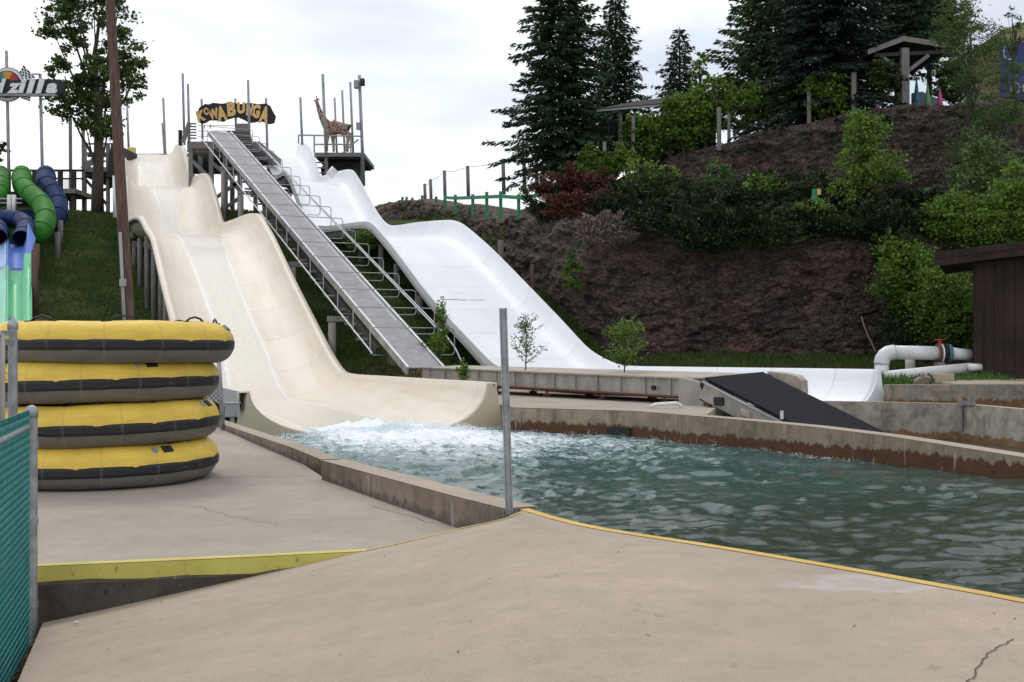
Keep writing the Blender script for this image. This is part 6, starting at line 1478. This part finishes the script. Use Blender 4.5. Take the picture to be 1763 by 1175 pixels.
tube_slide('tube_slide', 'dark blue enclosed tube slide right of the bright green one', [q_(79, 300, 66), q_(80, 316, 64), q_(90, 330, 62.5), q_(99, 350, 61.5), q_(98, 372, 60.5), q_(80, 388, 60), q_(50, 378, 60), q_(20, 385, 59), q_(5, 400, 57)], .54, 'blue_tube')
tube_slide('tube_slide', 'green tube slide cut off by the left photo edge', [q_(0, 300, 64), q_(0, 318, 61), q_(-3, 335, 60), q_(-20, 350, 59)], .52, 'green_tube', 4)
tube_slide('tube_slide', 'low blue tube slide whose dark open mouth meets the racing lanes', [q_(-30, 374, 57), q_(-5, 376, 57), q_(25, 376, 56.5), q_(43, 385, 55.5), q_(42, 400, 54), q_(36, 412, 52.5)], .42, 'blue_tube', 5)
tube_slide('tube_slide', 'end of a second blue tube with open mouth at the very left edge', [q_(-20, 384, 56.5), q_(-3, 395, 55), q_(-5, 410, 52.5)], .46, 'blue_tube', 2)
# racing lanes
ln = thing('racing_slide', 'open two lane racing slide, blue at the top and bright green below', 'slide', P(25, 545, 44))
def lane(x0, x1, f0, f1, mb, name, y0s=(414, 462, 600), Ys=(53.5, 49.0, 41.5)):
    pass
def lanestrip(pxs_top, pxs_bot, py0, py1, Y0, Y1, mat, name, zoff=(0, 0)):
    m = MB(); rows = []
    for i in range(7):
        f = i / 6; rows.append([P(lerp(a, b, f), lerp(py0, py1, f) + dz, lerp(Y0, Y1, f)) for (a, dz), (b, _) in zip(pxs_top, pxs_bot)])
    m.grid(rows); o = m.build(name, mat, ln, smooth=True); md = o.modifiers.new('s', 'SOLIDIFY'); md.thickness = .05; return o
def prof(a): return [(x, dz) for x, dz in a]
T_ = [(-20, 0), (-14, 8), (6, 8), (11.5, 1)]; T2 = [(11.5, 0), (14, 0), (18, 9), (40, 9), (45, -4), (48, -4)]
MATS['lane_blue'].node_tree.nodes['Principled BSDF'].inputs['Roughness'].default_value = .5
lanestrip(prof(T_), prof([(-26, 0), (-20, 8), (5, 8), (11.5, 1)]), 412, 458, 53, 49, 'lane_sunlit_blue', 'lane'); lanestrip(prof([(-26, 0), (-20, 8), (5, 8), (11.5, 1)]), prof([(-36, 0), (-28, 8), (3, 8), (10, 1)]), 458, 620, 49, 40, 'lane_sunlit_green', 'lane')
lanestrip(prof(T2), prof([(11.5, 0), (13.5, 0), (16.5, 9), (40, 9), (43, -20), (55, -20)]), 412, 458, 53, 49, 'lane_blue', 'lane'); lanestrip(prof([(11.5, 0), (13.5, 0), (16.5, 9), (40, 9), (43, -20), (55, -20)]), prof([(10, 0), (12, 0), (14, 9), (41, 9), (43, -20), (56, -20)]), 458, 620, 49, 40, 'lane_green', 'lane')
m = MB(); m.prism([P(47.5, 384, 52.8), P(60, 410, 51.5), P(56, 438, 48.9), P(44, 440, 49.2)], (0, .08, 0)); m.build('side_wall', 'lane_blue', ln)
for px, ya, yb, Y in ((60, 430, 545, 46), (63, 420, 470, 50), (99, 400, 445, 58), (104, 380, 410, 60), (26, 340, 420, 60)): MB().tube([P(px, yb + 12, Y), P(px, ya, Y)], .15, 8).build('post', 'grey_wood' if px > 90 else 'pole_wood', ln, smooth=True)
for px in (16, 24): MB().tube([P(px, 372, 59), P(px, 336, 59)], .12, 8).build('white_post', 'pvc_white', ln, smooth=True)
MB().tube([P(-5, 343, 59), P(38, 343, 59)], .06, 6).build('rail', 'galvanised', ln); MB().tube([P(-5, 350, 59), P(38, 350, 59)], .05, 6).build('rail', 'galvanised', ln)

# ------------------------------------------------------------------ small litter
def scatter_leaves():
    n = 900; pts = np.stack([RNG.uniform(-3.75, -3.0, n), RNG.uniform(4.5, 8.05, n), RNG.uniform(0, .03, n)], 1)
    pts[:, 0] = -3.47 + (8.1 - pts[:, 1]) * .33 - np.abs(RNG.normal(0, .13, n)) ; pts[:, 2] += -.56
    o = quads('leaf_litter', 'dead_leaves', None, leaves(pts, .07, 1.6, 1.5)); meta(o, 'brown dead leaves gathered along the foot of the teal fence', 'leaves', kind='stuff')
scatter_leaves()
m = MB(); m.grid([[(-8, y, -.6), (-3.55 + (8.1 - y) * .37, y, -.6)] for y in (-2, 8.1)]); meta(m.build('soil', 'dark_curb'), 'dark soil strip under the teal fence', 'soil', kind='structure')
q = G(131, 1075, -.34); m = MB(); m.sphere((q.x, q.y, q.z + .012), .022, 10, 6, (1, .7, .5)); meta(m.build('pebble', 'pale_stone', smooth=True), 'small white pebble on the ramp by the dark step', 'pebble')
def debris():
    n = 60; x = RNG.uniform(-3, 3, n); y = RNG.uniform(3.4, 8.2, n); z = np.array([rz(a, b) for a, b in zip(x, y)]) + .008
    o = quads('debris', 'dead_leaves', None, leaves(np.stack([x, y, z], 1), .022, 3, 2.5)); meta(o, 'tiny dry twigs and bits scattered on the concrete ramp', 'debris', kind='stuff')
debris()

def thin_line(pts, w, name, label, zf, mat='dark_curb', jit=0):
    m = MB(); rows = []
    for i, p in enumerate(pts):
        d = pts[min(i+1, len(pts)-1)] - pts[max(i-1, 0)]; d.z = 0; d.normalize(); n = Vector((-d.y, d.x, 0)); ww = w * (1 + jit * noise.noise(Vector((i * .7, 1, 1)))) * .5
        a, b = p + n * ww, p - n * ww; rows.append([(a.x, a.y, zf(a.x, a.y)), (b.x, b.y, zf(b.x, b.y))])
    m.grid(rows); meta(m.build(name, mat), label, 'crack', kind='structure')
def wiggle(a, b, n, amp, seed):
    d = b - a; nn = Vector((-d.y, d.x, 0)).normalized(); return [a + d * (i / n) + nn * (noise.fractal(Vector((i * .12, seed, 0)), 1, 2, 3) * amp) for i in range(n + 1)]
zr_ = lambda x, y: rz(x, y) + .006
zd_ = lambda x, y: .004
thin_line(wiggle(G(1664, 1185, .28), G(1700, 1128, .28), 40, .014, 1) + wiggle(G(1702, 1127, .28), G(1745, 1103, .28), 30, .012, 2), .006, 'crack', 'branching dark crack in the concrete ramp near the lower right corner', zr_, jit=1.2)
thin_line(wiggle(G(330, 872, 0), G(470, 905, 0), 40, .10, 5), .004, 'crack', 'hairline crack in the raft deck in front of the rafts', zd_, jit=1.5)
thin_line(wiggle(G(640, 872, 0), G(775, 908, 0), 40, .05, 8), .006, 'crack', 'hairline crack in the raft deck along the foot of the raised kerb', zd_, jit=1.5)
thin_line([G(-100, 829, 0), G(200, 826, 0), G(553, 819, 0)], .012, 'joint', 'straight expansion joint across the raft deck beside the stack', zd_, 'curb_side')
def stain(px, py, t, L, w, seed):
    q = min(wst, key=lambda s_: abs(((s_[1] + s_[2]) / 2).dot(U) - t)); i = wst.index(q); q2 = wst[i + 1]; dn_ = (q2[1] - q[1]).normalized(); k = (px - CX) / F
    a, b = q[1], q[2]; f = min(.9, max(.1, (S(px, py, t) - a).dot(V) / (b - a).dot(V))); c = a.lerp(b, f); nrm = V.cross(-dn_).normalized() if V.cross(-dn_).z > 0 else V.cross(dn_).normalized(); m = MB(); rows = []
    for i in range(31):
        u = (i / 30 - .5) * L; h = w * max(0, 1 - (2 * i / 30 - 1) ** 2) ** .5 * (.7 + .8 * noise.noise(Vector((i * .5, seed, 0)))); cc_ = c + V * u + dn_ * (noise.noise(Vector((i * .2, seed, 3))) * .12) + nrm * .02; rows.append([cc_ + dn_ * h, cc_ - dn_ * h * .6])
    m.grid(rows); m.build('stain', 'tan_wall', white)
stain(780, 490, 47.2, 1.5, .05, 1); stain(820, 487, 47.2, .9, .04, 2); stain(790, 481, 47.7, 1.0, .012, 3)
